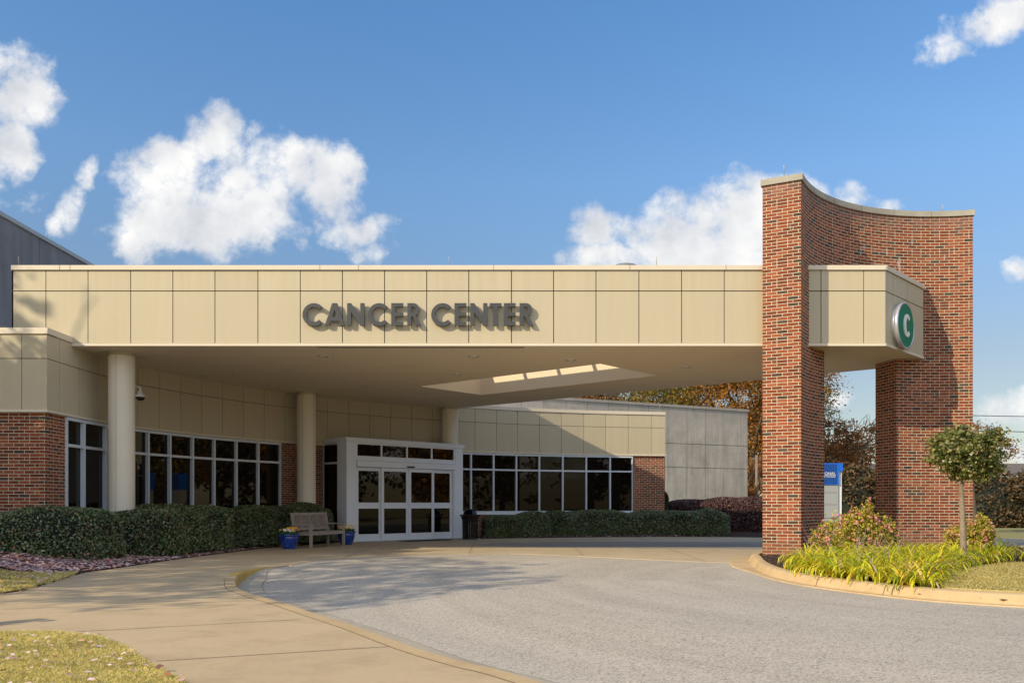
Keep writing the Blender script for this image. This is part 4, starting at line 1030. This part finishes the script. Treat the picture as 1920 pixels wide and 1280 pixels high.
for x in (.03, BL_ - .03):
    m = MB(); m.box((x - .04, -.05, .602), (x + .04, D + .02, .632)); m.build('armrest', 'teak', bn)
m = MB()
for x in (.03, BL_ - .03): m.box((x - .015, .034, .335), (x + .015, D - .034, .395))
m.build('side_rail', 'teak', bn)

# ================================================================== FLOWER POTS
def pot(x, y, s, lab):
    t = thing('flower_pot', lab, 'flower pot', (x, y, 0), 0, 'blue glazed flower pots beside the bench')
    m = MB(); m.lathe([(.0001, 0), (.155, 0), (.165, .015), (.215, .14), (.243, .25), (.240, .315), (.235, .33), (.268, .338), (.272, .372), (.258, .382), (.235, .372), (.225, .33), (.0001, .325)], n=48)
    m.build('pot', 'glaze', t)
    m = MB(); m.lathe([(.0001, .345), (.15, .35), (.228, .34)], n=24); m.build('soil', 'mulch', t)
    n = 900; a = rng.uniform(0, 6.283, n); r = .235 * np.sqrt(rng.uniform(0, 1, n)); C = np.c_[r * np.cos(a), r * np.sin(a), .36 + rng.uniform(0, .09, n)]
    quads('foliage', leaf_quads(C, np.full(n, .045), .6), 'pansy_leaf', t)
    for nm, mt, cnt in (('white_blossoms', 'petal_w', 26), ('yellow_blossoms', 'petal_y', 15), ('orange_blossoms', 'petal_o', 10)):
        Q = []
        for i in range(cnt):
            ra, rr = random.uniform(0, 6.28), .25 * math.sqrt(random.random())
            if nm[0] == 'w': ra, rr = random.uniform(0, 6.28), .17 * math.sqrt(random.random())
            c0 = np.array([rr * math.cos(ra), rr * math.sin(ra), .43 + random.uniform(0, .09) + (.03 if nm[0] != 'w' else 0)])
            nn = unit(np.array([rr * math.cos(ra) * 2 + .2, rr * math.sin(ra) * 2 - .8, .6])); u1 = unit(np.cross(nn, [0, 0, 1.])); u2 = np.cross(nn, u1)
            for p in range(5):
                th = p * 1.2566 + ra; d1 = u1 * math.cos(th) + u2 * math.sin(th); d2 = -u1 * math.sin(th) + u2 * math.cos(th); R_ = .03
                Q.append([c0, c0 + d1 * R_ * .6 + d2 * R_ * .5, c0 + d1 * R_ + nn * .004, c0 + d1 * R_ * .6 - d2 * R_ * .5])
        quads(nm, np.array(Q), mt, t)
pot(-5.76, 22.05, 1, 'cobalt blue glazed pot of white yellow and orange pansies in front of the bench')
pot(-4.74, 24.42, 1, 'dark blue glazed pot of pansies behind the far arm of the bench beside the vestibule')

# ================================================================== LITTER BIN
t = thing('litter_bin', 'glossy black slatted metal litter bin with flared rim and domed lid by the door', 'litter bin', (-1.39, 28.25, 0))
m = MB(); m.lathe([(.0001, .02), (.235, .02), (.235, .72)], n=32); m.build('liner', 'rubber', t)
m = MB(); m.lathe([(.25, .0), (.262, .0), (.262, .05), (.25, .05), (.25, 0)], n=40)
m.lathe([(.25, .50), (.265, .50), (.265, .56), (.25, .56), (.25, .5)], n=40); m.build('band', 'black', t)
m = MB()
for i in range(26):
    a = 2 * math.pi * i / 26; ca_, sa_ = math.cos(a), math.sin(a); wd = .019
    pr = [(.253, .04), (.255, .55), (.265, .64), (.305, .74), (.355, .80)]
    for (r0, z0), (r1, z1) in zip(pr, pr[1:]):
        m.face([(r0 * ca_ + wd * sa_, r0 * sa_ - wd * ca_, z0), (r0 * ca_ - wd * sa_, r0 * sa_ + wd * ca_, z0), (r1 * ca_ - wd * sa_, r1 * sa_ + wd * ca_, z1), (r1 * ca_ + wd * sa_, r1 * sa_ - wd * ca_, z1)])
m.build('slats', 'black', t)
m = MB(); m.lathe([(.345, .792), (.36, .80), (.345, .812), (.24, .80), (.225, .79)], n=40); m.build('rim', 'black', t)
m = MB(); n = 40
for i in range(n):   # dome with a mouth facing the drive
    a0, a1 = 2 * math.pi * i / n, 2 * math.pi * (i + 1) / n
    for j in range(8):
        e0, e1 = R(90) * j / 8, R(90) * (j + 1) / 8
        mid = (a0 + a1) / 2; df = abs((mid - R(255) + math.pi) % (2 * math.pi) - math.pi)
        if df < R(38) and j < 5: continue
        c = lambda a, e: (.232 * math.cos(e) * math.cos(a), .232 * math.cos(e) * math.sin(a), .805 + .20 * math.sin(e))
        m.face([c(a0, e0), c(a1, e0), c(a1, e1), c(a0, e1)], sm=True)
m.build('lid', 'black', t)

# ================================================================== HEDGES
def hedge(name, label, path, wd, h, base, n, mats, leafsz, seed, cat='hedge', lump=.10, zf=None):
    """rounded box section swept along a path, leaves over its skin, dark core inside"""
    rg = np.random.default_rng(seed); P = smoothpath(path, .2); T = np.gradient(P, axis=0); T /= np.linalg.norm(T, axis=1)[:, None]; N = np.stack([-T[:, 1], T[:, 0]], 1)
    s = np.r_[0, np.cumsum(np.linalg.norm(np.diff(P, axis=0), axis=1))]; L = s[-1]
    ph = rg.uniform(0, 6.28, 8)
    def surf(ss, th, k=1.0):
        x = np.interp(ss, s, P[:, 0]); y = np.interp(ss, s, P[:, 1]); nx = np.interp(ss, s, N[:, 0]); ny = np.interp(ss, s, N[:, 1])
        w_ = np.interp(ss, np.linspace(0, L, len(wd)), wd); h_ = np.interp(ss, np.linspace(0, L, len(h)), h)
        endk = np.clip(np.minimum(ss, L - ss) / (w_ * .5) + .0, 0, 1); endk = np.sqrt(np.clip(1 - (1 - endk) ** 2, 0, 1)) * .85 + .15
        lu = 1 + lump * (np.sin(ss * 3.1 + ph[0] + th) + np.sin(ss * 5.3 + ph[1] - 2 * th) * .7 + np.sin(ss * 1.3 + ph[2]) * .8)
        c, sn = np.cos(th), np.sin(th)      # th 0..pi
        cx = np.sign(c) * np.abs(c) ** .55; cz = np.abs(sn) ** .45
        a = w_ / 2 * cx * k * endk * lu; z = h_ * (1 - (1 - cz) * 1.0) * (.86 + .14 * k) * (1 + (lu - 1) * .45) * (.75 + .25 * endk)
        zb = zf(np.c_[x + nx * a, y + ny * a]) if zf else np.zeros_like(x)
        return np.stack([x + nx * a, y + ny * a, base + zb * 0 + z], 1), np.stack([nx * cx, ny * cx, sn + .1], 1)
    # core
    ns_, nt_ = max(8, int(L / .3)), 14; G = []
    for i in range(ns_ + 1):
        p, _ = surf(np.full(nt_ + 1, L * i / ns_), np.linspace(0.0, math.pi, nt_ + 1), .86); G.append(p)
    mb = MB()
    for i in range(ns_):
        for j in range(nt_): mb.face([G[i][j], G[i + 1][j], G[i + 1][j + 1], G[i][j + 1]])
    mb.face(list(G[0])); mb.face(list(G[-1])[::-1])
    ss = rg.uniform(0, L, n); th = np.arccos(rg.uniform(-1, 1, n)); u = rg.uniform(size=n); th = np.where(u < .55, np.where(rg.uniform(size=n) < .5, rg.uniform(0, .5, n), math.pi - rg.uniform(0, .5, n)), th)
    k_ = 1 - np.abs(rg.normal(0, .06, n)) + (rg.uniform(size=n) < .08) * rg.uniform(0, .12, n)
    k_ = k_ + (rg.uniform(size=n) < .03) * rg.uniform(.03, .16, n)
    C, nr = surf(ss, th, k_)
    # fill the vertical flanks evenly
    fl = u < .55; C[fl, 2] = base + (C[fl, 2] - base) * rg.uniform(.02, 1, fl.sum()) ** .8
    q = leaf_quads(C, np.full(n, leafsz), .6, nrm=unit(nr), flat=.35)
    root = thing(name, label, cat, (0, 0, 0)); 
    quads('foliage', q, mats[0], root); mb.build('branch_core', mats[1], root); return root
HP1 = [(-13.5, 15.9), (-11, 15.9), (-9.6, 15.8), (-8.75, 16.1), (-8.35, 16.8), (-8.3, 17.35)]
hedge('hedge', 'dark green leafy hedge under the brick corner of the left wing', HP1, [1.5, 1.5, 1.4], [.98, .98, .92], .1, 42000, ('holly', 'hedge_core'), .05, 1)
HP2 = [(-8.15, 17.6), (-7.95, 19.0), (-7.65, 20.6), (-7.3, 22.1), (-6.7, 23.8), (-6.05, 25.0), (-5.55, 25.9)]
hedge('hedge', 'long dark green clipped hedge running behind the bench along the shaded windows', HP2, [1.5, 1.35, 1.1, .9], [.98, 1.02, 1.02, 1.06], .06, 60000, ('holly', 'hedge_core'), .05, 2)
hedge('hedge', 'low rounded green hedge beside the black litter bin', [(-1.0, 29.35), (.1, 29.75), (1.35, 30.2)], [1.0, 1.1, 1.0], [.74, .78, .80], .03, 16000, ('holly', 'hedge_core'), .055, 3)
hedge('hedge', 'long green clipped hedge below the right wing windows ending in a rounded tip', [(1.15, 30.25), (2.6, 30.75), (4.4, 31.2), (6.0, 31.25), (7.9, 31.0)], [1.2, 1.3, 1.3, 1.7], [.86, .88, .90, .86], .03, 42000, ('holly', 'hedge_core'), .055, 4)
hedge('purple_hedge', 'big dark purple leaved hedge in front of the weathered concrete building', [(6.2, 34.6), (7.6, 34.8), (9.4, 34.2), (10.9, 33.4), (12.0, 32.9)], [2.2, 2.6, 3.0, 2.8], [1.30, 1.36, 1.42, 1.38], .03, 60000, ('purple', 'purple_core'), .07, 5, lump=.04)
hedge('evergreen_shrub', 'small dark green round shrub tucked beside the right wing brick corner', [(5.8, 33.6), (6.0, 33.6), (6.15, 33.6)], [.7, .7, .6], [1.62, 1.72, 1.6], .03, 5000, ('evergreen', 'hedge_core'), .07, 6, cat='shrub')

# ================================================================== DAYLILIES
def lilies(name, label, centres, per, seed):
    rg = np.random.default_rng(seed); Q = []
    for (cx, cy, cz, sc) in centres:
        n = int(per * sc); a = rg.uniform(0, 6.283, n); L = sc * rg.uniform(.5, 1.0, n); lean = rg.uniform(.35, 1.35, n) ** .8; r0 = rg.uniform(0, .09, n) * sc
        wd = .017 * rg.uniform(.7, 1.3, n); tw = rg.normal(0, .5, n); seg = 6
        b = np.stack([cx + r0 * np.cos(a), cy + r0 * np.sin(a), np.full(n, cz)], 1); dirh = np.stack([np.cos(a + tw * .3), np.sin(a + tw * .3), np.zeros(n)], 1)
        side = np.stack([-np.sin(a + tw), np.cos(a + tw), np.zeros(n)], 1)
        pts = [b]; el = R(84) - lean * .50
        for s_i in range(seg):
            step = (L / seg)[:, None]; pts.append(pts[-1] + step * (dirh * np.cos(el)[:, None] + np.array([0, 0, 1.]) * np.sin(el)[:, None]))
            el = el - lean * (.26 + .17 * s_i) * .95
        for s_i in range(seg):
            w0 = (wd * (1.0 - .10 * s_i if s_i < 4 else .5))[:, None]; w1 = (wd * (1.0 - .10 * (s_i + 1) if s_i < 3 else (.5 if s_i < 5 else .05)))[:, None]
            Q.append(np.stack([pts[s_i] - side * w0, pts[s_i] + side * w0, pts[s_i + 1] + side * w1, pts[s_i + 1] - side * w1], 1))
    # join each blade's segments so that it is one island
    k_ = len(Q) // len(centres); allv = []; faces = []; off = 0
    for ci in range(len(centres)):
        segs = Q[ci * k_:(ci + 1) * k_]; n = len(segs[0])
        ring = [np.stack([segs[0][:, 0], segs[0][:, 1]], 1)] + [np.stack([sg_[:, 3], sg_[:, 2]], 1) for sg_ in segs]
        V_ = np.stack(ring, 1).reshape(n, -1, 3); m_ = V_.shape[1]; V_[..., 2] = np.maximum(V_[..., 2], .02)
        allv.append(V_.reshape(-1, 3)); idx = (np.arange(n) * m_)[:, None]
        for j in range(k_): faces.append(off + idx + np.array([2 * j, 2 * j + 1, 2 * j + 3, 2 * j + 2])[None])
        off += n * m_
    V_ = np.concatenate(allv); Fc = np.concatenate(faces); me = bpy.data.meshes.new(name)
    me.vertices.add(len(V_)); me.vertices.foreach_set('co', V_.reshape(-1).astype('f4'))
    me.loops.add(Fc.size); me.loops.foreach_set('vertex_index', Fc.reshape(-1).astype('i4'))
    me.polygons.add(len(Fc)); me.polygons.foreach_set('loop_start', np.arange(0, Fc.size, 4, dtype='i4')); me.update(calc_edges=True)
    o = link(name, me, 'lily'); return tag(o, label, 'plants', kind='stuff')
cs = []
rg = np.random.default_rng(11)
LB = [(5.05, 14.7), (4.62, 13.5), (4.46, 12.4), (4.66, 11.6), (4.9, 11.0), (5.1, 10.55), (5.48, 11.25), (6.3, 12.7), (7.5, 14.15), (8.5, 14.95), (8.3, 15.8), (7.0, 15.8), (6.0, 15.3)]
while len(cs) < 125:
    p = rg.uniform((4.5, 10.4), (8.9, 15.9))
    if inside(LB, p[None])[0] and all((p[0] - c[0]) ** 2 + (p[1] - c[1]) ** 2 > .052 for c in cs): cs.append((p[0], p[1], .10, rg.uniform(.55, .74)))
lilies('daylily_bed', 'mass of arching yellow green strap leaves spilling over the island kerb', cs, 115, 5)
cs2 = [(8.75 + .42 * i + .1 * math.sin(i * 3), 15.5 + .45 * math.sin(i * 1.7), .12, .74) for i in range(9)]
lilies('daylily_clumps', 'separate group of yellow green strap leaved plants at the right behind the lawn', cs2, 115, 6)
m = MB()
for i in range(46):
    x, y = random.uniform(4.9, 6.4), random.uniform(13.0, 15.0); L_ = random.uniform(.4, .75); a = random.uniform(0, 6.28); lx, ly = math.cos(a) * .4, math.sin(a) * .4
    m.tube([(x, y, .12), (x + lx * L_ * .3, y + ly * L_ * .3, .12 + L_ * .5), (x + lx * L_ * .9, y + ly * L_ * .9, .12 + L_ * .9)], [.004, .0035, .002], 4, cap=False)
tag(m.build('dry_flower_stalks', 'dry_stem'), 'thin dry grey flower stalks poking out of the strap leaved plants', 'stalks', kind='stuff')

# ================================================================== ROSES
def rose(x, y, blobs, nl, nb, lab, seed):
    t = thing('rose_bush', lab, 'rose bush', (x, y, .12)); rg = np.random.default_rng(seed)
    C = []; Bc = []
    tot = sum(b[3] * b[4] for b in blobs)
    st = MB()
    for (bx_, by_, bz_, br_, bh_) in blobs:
        n = int(nl * br_ * bh_ / tot); d = unit(rg.normal(size=(n, 3))); r = rg.uniform(.25, 1, n) ** .45
        # leaf sprays: group leaves round sprig centres
        k_ = max(6, n // 22); sc = unit(rg.normal(size=(k_, 3))) * (rg.uniform(.3, 1.05, k_) ** .5)[:, None]
        c = sc[rg.integers(0, k_, n)] + rg.normal(0, .13, (n, 3))
        C.append(c * np.array([br_, br_, bh_]) + np.array([bx_, by_, bz_]))
        nbk = max(2, int(nb * br_ * bh_ / tot)); d = unit(rg.normal(size=(nbk, 3)) + np.array([-.3, -.6, .55])); Bc.append(d * np.array([br_, br_, bh_]) * 1.03 + np.array([bx_, by_, bz_]))
        for i in range(7):
            d2 = unit(rg.normal(size=3) + np.array([0, 0, .7])); e = np.array([bx_, by_, bz_]) + d2 * np.array([br_, br_, bh_]) * .9
            st.tube([(x * 0 + bx_ * .4, by_ * .4, 0), tuple((np.array([bx_, by_, bz_ * .5]) + e) / 2), tuple(e)], [.008, .006, .003], 5, cap=False)
    C = np.concatenate(C); C = C[C[:, 2] > .02]; quads('foliage', leaf_quads(C, np.full(len(C), .046), .65), 'rose_leaf', t)
    st.build('stems', 'bark', t)
    Bc = np.concatenate(Bc); rep = np.repeat(Bc, 9, 0); rep = rep + rng.normal(0, .008, rep.shape)
    quads('blossoms', leaf_quads(rep, np.full(len(rep), .042), .9), 'rose_bloom', t)
rose(6.25, 15.7, [(-.25, 0, .42, .36, .40), (.15, 0, .50, .38, .42), (.5, .05, .42, .34, .42), (-.55, .05, .30, .22, .28), (.32, .05, .85, .10, .30), (.05, 0, .2, .5, .25)], 11000, 150, 'pink flowering rose bush with yellowing leaves in front of the brick opening', 21)
rose(8.9, 16.6, [(-.2, 0, .36, .26, .26), (.16, 0, .44, .29, .36), (.34, .1, .28, .2, .25)], 5600, 60, 'pink flowering rose bush at the right foot of the brick wall behind the small tree', 22)

# ================================================================== TREES
def branchy(mb, p, d, L, r, depth, rg, tips, spread=.6, n=6, up=.15):
    p = Vector(p); d = Vector(d).normalized(); pts = [p]; seg = 3
    for i in range(seg):
        d = (d + Vector(rg.normal(0, .13, 3)) + Vector((0, 0, up * .3))).normalized(); pts.append(pts[-1] + d * L / seg)
    mb.tube(pts, [r * (1 - .35 * i / seg) for i in range(seg + 1)], n, cap=False)
    if depth == 0: tips.append(pts[-1]); return
    for k_ in range(2 if rg.uniform() < .45 else 3):
        ax = Vector(rg.normal(size=3)).normalized(); nd = (d + ax * spread).normalized()
        branchy(mb, pts[-1] if k_ < 2 else pts[-2], nd, L * rg.uniform(.62, .82), r * .62, depth - 1, rg, tips, spread, max(4, n - 1), up)
def tree(name, label, loc, H, trunk_h, crown, nleaf, lsz, mat, seed, trunk_r=.2, group=None, clump=.5, depth=3, bark='bark_dark', hollow=.35, cat='tree', kcl=None, spread=.6, limb=None):
    """crown: list of (dx,dy,z,rx,rz) ellipsoids; leaves sit in clumps spread through them"""
    rg = np.random.default_rng(seed); t = thing(name, label, cat, loc, 0, group)
    mb = MB(); tips = []
    top = Vector((rg.normal(0, .1), rg.normal(0, .1), trunk_h))
    mb.tube([(0, 0, 0), (top.x * .4, top.y * .3, trunk_h * .5), top], [trunk_r * 1.15, trunk_r * .9, trunk_r * .75], 10, cap=False)
    for k_ in range(5):
        a = 6.283 * k_ / 5 + rg.uniform(-.4, .4); branchy(mb, top - Vector((0, 0, trunk_h * .12 * rg.uniform())), (math.cos(a) * spread, math.sin(a) * spread, 1.0), (limb or (H - trunk_h) * .36), trunk_r * .5, depth, rg, tips, spread)
    mb.build('trunk', bark, t)
    C = []; vol = sum(c[3] ** 2 * c[4] for c in crown)
    for (cx, cy, cz, rx, rz) in crown:
        n = int(nleaf * rx ** 2 * rz / vol); k_ = kcl and max(8, int(kcl * rx ** 2 * rz / vol)) or max(8, n // 45)
        d = unit(rg.normal(size=(k_, 3))); r = hollow + (1 - hollow) * rg.uniform(0, 1, k_) ** .6; cc_ = d * r[:, None] * np.array([rx, rx, rz]) + np.array([cx, cy, cz])
        rad = clump * rg.uniform(.5, 1.4, k_); id_ = rg.integers(0, k_, n)
        o_ = rg.normal(0, 1, (n, 3)) * np.array([1, 1, .6]) * .5; C.append(cc_[id_] + o_ * rad[id_][:, None])
    C = np.concatenate(C); C = C[C[:, 2] > .3 * lsz]
    quads('crown', leaf_quads(C, np.full(len(C), lsz), .65), mat, t); return t

# small standard tree on the island
st_ = tree('small_tree', 'small round headed ornamental tree with pale trunk on the planted island', (7.68, 14.5, .12), 2.5, 1.42,
     [(-.05, 0, 1.90, .46, .36), (.30, 0, 1.92, .36, .34), (-.36, 0, 1.84, .26, .24), (.12, 0, 1.56, .36, .15), (.05, .1, 2.20, .34, .16), (.48, 0, 2.12, .22, .20), (-.28, .1, 2.12, .22, .16), (.42, 0, 1.62, .2, .14)], 10500, .062, 'topiary', 31, .052, clump=.13, depth=2, bark='bark', hollow=.1, kcl=300, limb=.24)
# autumn trees behind the concrete building
bt = [(6, 72, 15.5, 'autumn', 'orange brown autumn tree left most behind the concrete building'),
      (12.5, 70, 16.5, 'autumn_green', 'green and bronze autumn tree behind the middle of the concrete parapet'),
      (18.5, 66, 17.0, 'autumn', 'tall orange autumn tree behind the right corner of the concrete building'),
      (22.5, 72, 17.5, 'autumn_green', 'tall golden green autumn tree between concrete building and brick pier'),
      (9.5, 80, 14.5, 'evergreen', 'dark evergreen tree glimpsed between the autumn trees')]
for i, (x, y, h, mt, lab) in enumerate(bt):
    rg2 = np.random.default_rng(50 + i)
    cr_ = [(rg2.normal(0, 1.5), rg2.normal(0, 1.2), h * q, 3.4 * rg2.uniform(.8, 1.15) * (1 if q < .8 else .75), 2.5 * rg2.uniform(.8, 1.2)) for q in (.30, .42, .55, .62, .72, .85)]
    tree('autumn_tree' if mt != 'evergreen' else 'evergreen_tree', lab, (x, y, 0), h, h * .28, cr_, 32000, .17, mt, 60 + i, .26, 'trees behind the concrete building', clump=.95, depth=3)
tree('autumn_tree', 'airy rust brown tree with thin twigs seen through the brick opening', (27.0, 72, 0), 9.8, 3.2, [(-2.5, 0, 5.6, 2.6, 1.9), (0, 0, 7.0, 2.6, 1.8), (2.5, 0, 6.3, 2.4, 2.0), (0, 0, 4.2, 3.5, 1.6), (-1.2, 0, 8.1, 1.5, 1.0), (3.2, 0, 7.8, 1.2, 1.0)], 9000, .20, 'rust', 81, .22, clump=.7, depth=4)
tree('autumn_tree', 'rust coloured tree low behind the monument sign', (29.8, 82, 0), 9.5, 2.6, [(0, 0, 5.0, 3.6, 2.0), (-3, 0, 4.4, 2.6, 1.8), (2.5, 0, 5.8, 2.4, 2.0), (0, 0, 7.4, 1.8, 1.2)], 9000, .24, 'rust', 82, .22, clump=.8, depth=4)
tree('bronze_tree', 'bronze leaved tree branching out from behind the right edge of the brick wall', (18.2, 33.5, 0), 5.6, 1.9, [(-.9, 0, 3.6, 1.1, .6), (.0, 0, 3.9, 1.0, .6), (.75, 0, 3.4, .9, .45), (1.35, 0, 3.2, .5, .3), (-.4, 0, 2.8, 1.2, .6), (-1.3, 0, 4.2, .6, .35)], 6500, .085, 'rust', 83, .09, clump=.26, depth=3, limb=.85, kcl=190)
tree('autumn_tree', 'thin brown tree low beside the pole between concrete building and pier', (18.0, 63, 0), 6.0, 1.5, [(0, 0, 3.0, 1.9, 1.5), (1.3, 0, 4.0, 1.4, 1.3), (-.8, 0, 1.8, 1.6, 1.2)], 6000, .18, 'rust', 84, .12, clump=.5)
# dense brown green shrubs
def shrub_bank(lab, blobs, n, seed, lsz=.13):
    rg = np.random.default_rng(seed); t = thing('tall_shrub', lab, 'shrub', (blobs[0][0], blobs[0][1], 0), 0, 'dense brown shrubs beyond the drive'); C = []; core = MB()
    x0, y0 = blobs[0][:2]; vol = sum(b[2] ** 2 for b in blobs)
    for (bx_, by_, r, h) in blobs:
        k_ = 900; d = unit(rg.normal(size=(k_, 3))); d[:, 2] = np.abs(d[:, 2]) * 1.0; cc_ = d * np.array([r, r, h]) * rg.uniform(.86, 1.04, (k_, 1)) + np.array([bx_ - x0, by_ - y0, 0])
        low = rg.uniform(size=k_) < .4; cc_[low, 2] *= rg.uniform(.0, .8, low.sum())
        m_ = int(n * r * r / vol); id_ = rg.integers(0, k_, m_); C.append(cc_[id_] + rg.normal(0, .12, (m_, 3)))
        core.lathe([(r * .9 * math.cos(e), h * .9 * math.sin(e)) for e in np.linspace(0, 1.56, 8)], (bx_ - x0, by_ - y0, 0), 18)
    C = np.concatenate(C); C = C[C[:, 2] > 0]; quads('foliage', leaf_quads(C, np.full(len(C), lsz), .6, nrm=np.array([0, 0, 1.]), flat=.3), 'brown_shrub', t); core.build('branch_core', 'hedge_core', t)
shrub_bank('dense dark brown green shrub filling the brick opening beside the monument sign', [(17.5, 44, 2.4, 3.1), (20.0, 44.5, 2.4, 2.9), (15.4, 46, 1.8, 2.6)], 42000, 91, .17)
shrub_bank('dense brown green shrub mass at the right edge beyond the island', [(24.2, 44, 2.6, 2.95), (27.6, 43.6, 2.6, 3.1), (31.0, 43.5, 2.8, 3.1), (34, 43, 2.6, 3.0)], 60000, 92, .17)
# trees across the drive on the right, outside the view: the windows mirror them
for i, (x, y, h, mt, lab) in enumerate([(43, 48, 13, 'autumn_green', 'broad tree far right beyond the drive nearest the view edge'), (42, 36, 12, 'brown_shrub', 'dark tree on the right beyond the drive'),
        (38, 26, 13, 'autumn', 'orange tree on the right of the car park'), (36, 15, 12, 'brown_shrub', 'dark brown tree right of the forecourt'), (34, 3, 13, 'autumn_green', 'bronze green tree right behind the photographer'),
        (26, -9, 13, 'brown_shrub', 'dark tree behind the photographer on the right')]):
    tree('car_park_tree', lab, (x, y, 0), h, 2.0, [(0, 0, h * .30, 5.2, 3.2), (1, 0, h * .6, 5.0, 3.6), (-2.5, 2, h * .45, 4.2, 3.2), (2.5, -2.5, h * .4, 4.2, 3.2)], 9000, .42, mt, 140 + i, .3, 'trees across the drive', clump=1.0, depth=2)
# trees standing beside the photographer on the left, whose shade falls on the building and walk
def prj(xp, zp, Y): return (xp - 1.36 * (18 - Y), zp + .93 * (18 - Y))
def shade_tree(lab, Y, ells, n, seed, lsz=.16, clump=.45, th=.35, tr=.18, kcl=None):
    c0 = prj(ells[0][0], ells[0][1], Y); X0 = c0[0]; cr_ = []
    for (xp, zp, rx, rz) in ells:
        x, z = prj(xp, zp, Y); cr_.append((x - X0, rng.normal(0, .3), z, rx, rz))
    H = max(c[2] + c[4] for c in cr_)
    tree('roadside_tree', lab, (X0, Y, 0), H, H * th, cr_, n, lsz, 'shade_leaf', seed, tr, 'trees left of the sidewalk outside the view', clump=clump, depth=3, kcl=kcl)
shade_tree('large leafy tree left of the forecourt shading the left wing', 10.5, [(-12.6, 3.4, 2.3, 3.0), (-12.5, 6.3, 1.9, 1.7), (-12.9, .5, 2.6, 2.4)], 24000, 201, .2, .35)
shade_tree('medium leafy tree left of the sidewalk shading the hedge', 11.5, [(-6.8, .2, 2.7, 2.3), (-8.0, 2.0, 1.0, 1.7), (-10.6, 1.0, 1.6, 1.5)], 15000, 202, .18, .35)
shade_tree('thin leafed tree left of the sidewalk casting streaked shade', 6.5, [(1.0, -3.6, 4.6, 1.6), (4.6, -4.7, 2.2, .7), (-1.0, -3.3, 1.9, 1.5)], 15000, 203, .14, .30, kcl=620)
tree('shadow_conifer', 'unseen narrow conical evergreen added left of the sidewalk to cast a pointed shadow', (-7.1, 6.7, 0), 2.0, .3, [(0, 0, .6, .36, .5), (0, 0, 1.15, .28, .4), (0, 0, 1.6, .15, .35)], 7000, .05, 'evergreen', 204, .04, clump=.06, depth=1, limb=.15, hollow=0)  # unseen, added for its tapering shadow across the sidewalk

# ================================================================== DISTANT HOUSE, POLE, WIRES
hs = thing('distant_house', 'low brown roofed house far beyond the shrubs', 'house', (45, 85, 0))
m = MB(); m.box((-12, 0, 0), (22, 8, 3.9)); m.build('wall', 'house_wall', hs)
m = MB(); 
for q in ([(-12.6, -.6, 3.9), (22.6, -.6, 3.9), (22.6, 4, 5.4), (-12.6, 4, 5.4)], [(22.6, 8.6, 3.9), (-12.6, 8.6, 3.9), (-12.6, 4, 5.4), (22.6, 4, 5.4)], [(-12.6, 8.6, 3.9), (-12.6, -.6, 3.9), (-12.6, 4, 5.4)], [(22.6, -.6, 3.9), (22.6, 8.6, 3.9), (22.6, 4, 5.4)]): m.face(q)
m.build('roof', 'house_roof', hs)
m = MB(); m.box((-12.7, -.72, 3.8), (22.7, -.6, 3.98)); m.build('gutter', 'white', hs)
t = thing('utility_pole', 'thin brown wooden utility pole beside the concrete building', 'pole', (17.2, 60, 0))
m = MB(); m.tube([(0, 0, 0), (0, 0, 4.6)], [.12, .09], 10); m.build('post', 'pole_wood', t)
m = MB(); m.box((-.3, -.03, 4.3), (.3, .03, 4.4)); m.build('cross_arm', 'pole_wood', t)
for z, dz_, lab in ((9.15, .1, 'upper black overhead cable crossing the sky at the far right'), (7.75, -.2, 'lower black overhead cable crossing the sky at the far right')):
    m = MB(); pts = []
    for i in range(21):
        q = i / 20; x = 39 + 70 * q; pts.append((x, 80, z + .4 + dz_ * q - 1.2 * (1 - (2 * q - 1) ** 2) * .35 + (0)))
    m.tube(pts, .035, 5); tag(m.build('overhead_cable', 'cable'), lab, 'cable', 'overhead cables')
# paved strip and car park edge beyond the lawn on the right
tag(sheet('side_path', [(24, 36), (80, 34), (80, 35.6), (24, 37.2)], .02, 'apron', .05), kind='structure')

t = thing('utility_pole', 'wooden utility pole carrying the overhead cables behind the brick wall', 'pole', (39, 80.2, 0))
m = MB(); m.tube([(0, 0, 0), (0, 0, 10.0)], [.16, .11], 10); m.build('post', 'pole_wood', t)
m = MB(); m.box((-.9, -.05, 9.5), (.9, .05, 9.62)); m.build('cross_arm', 'pole_wood', t)
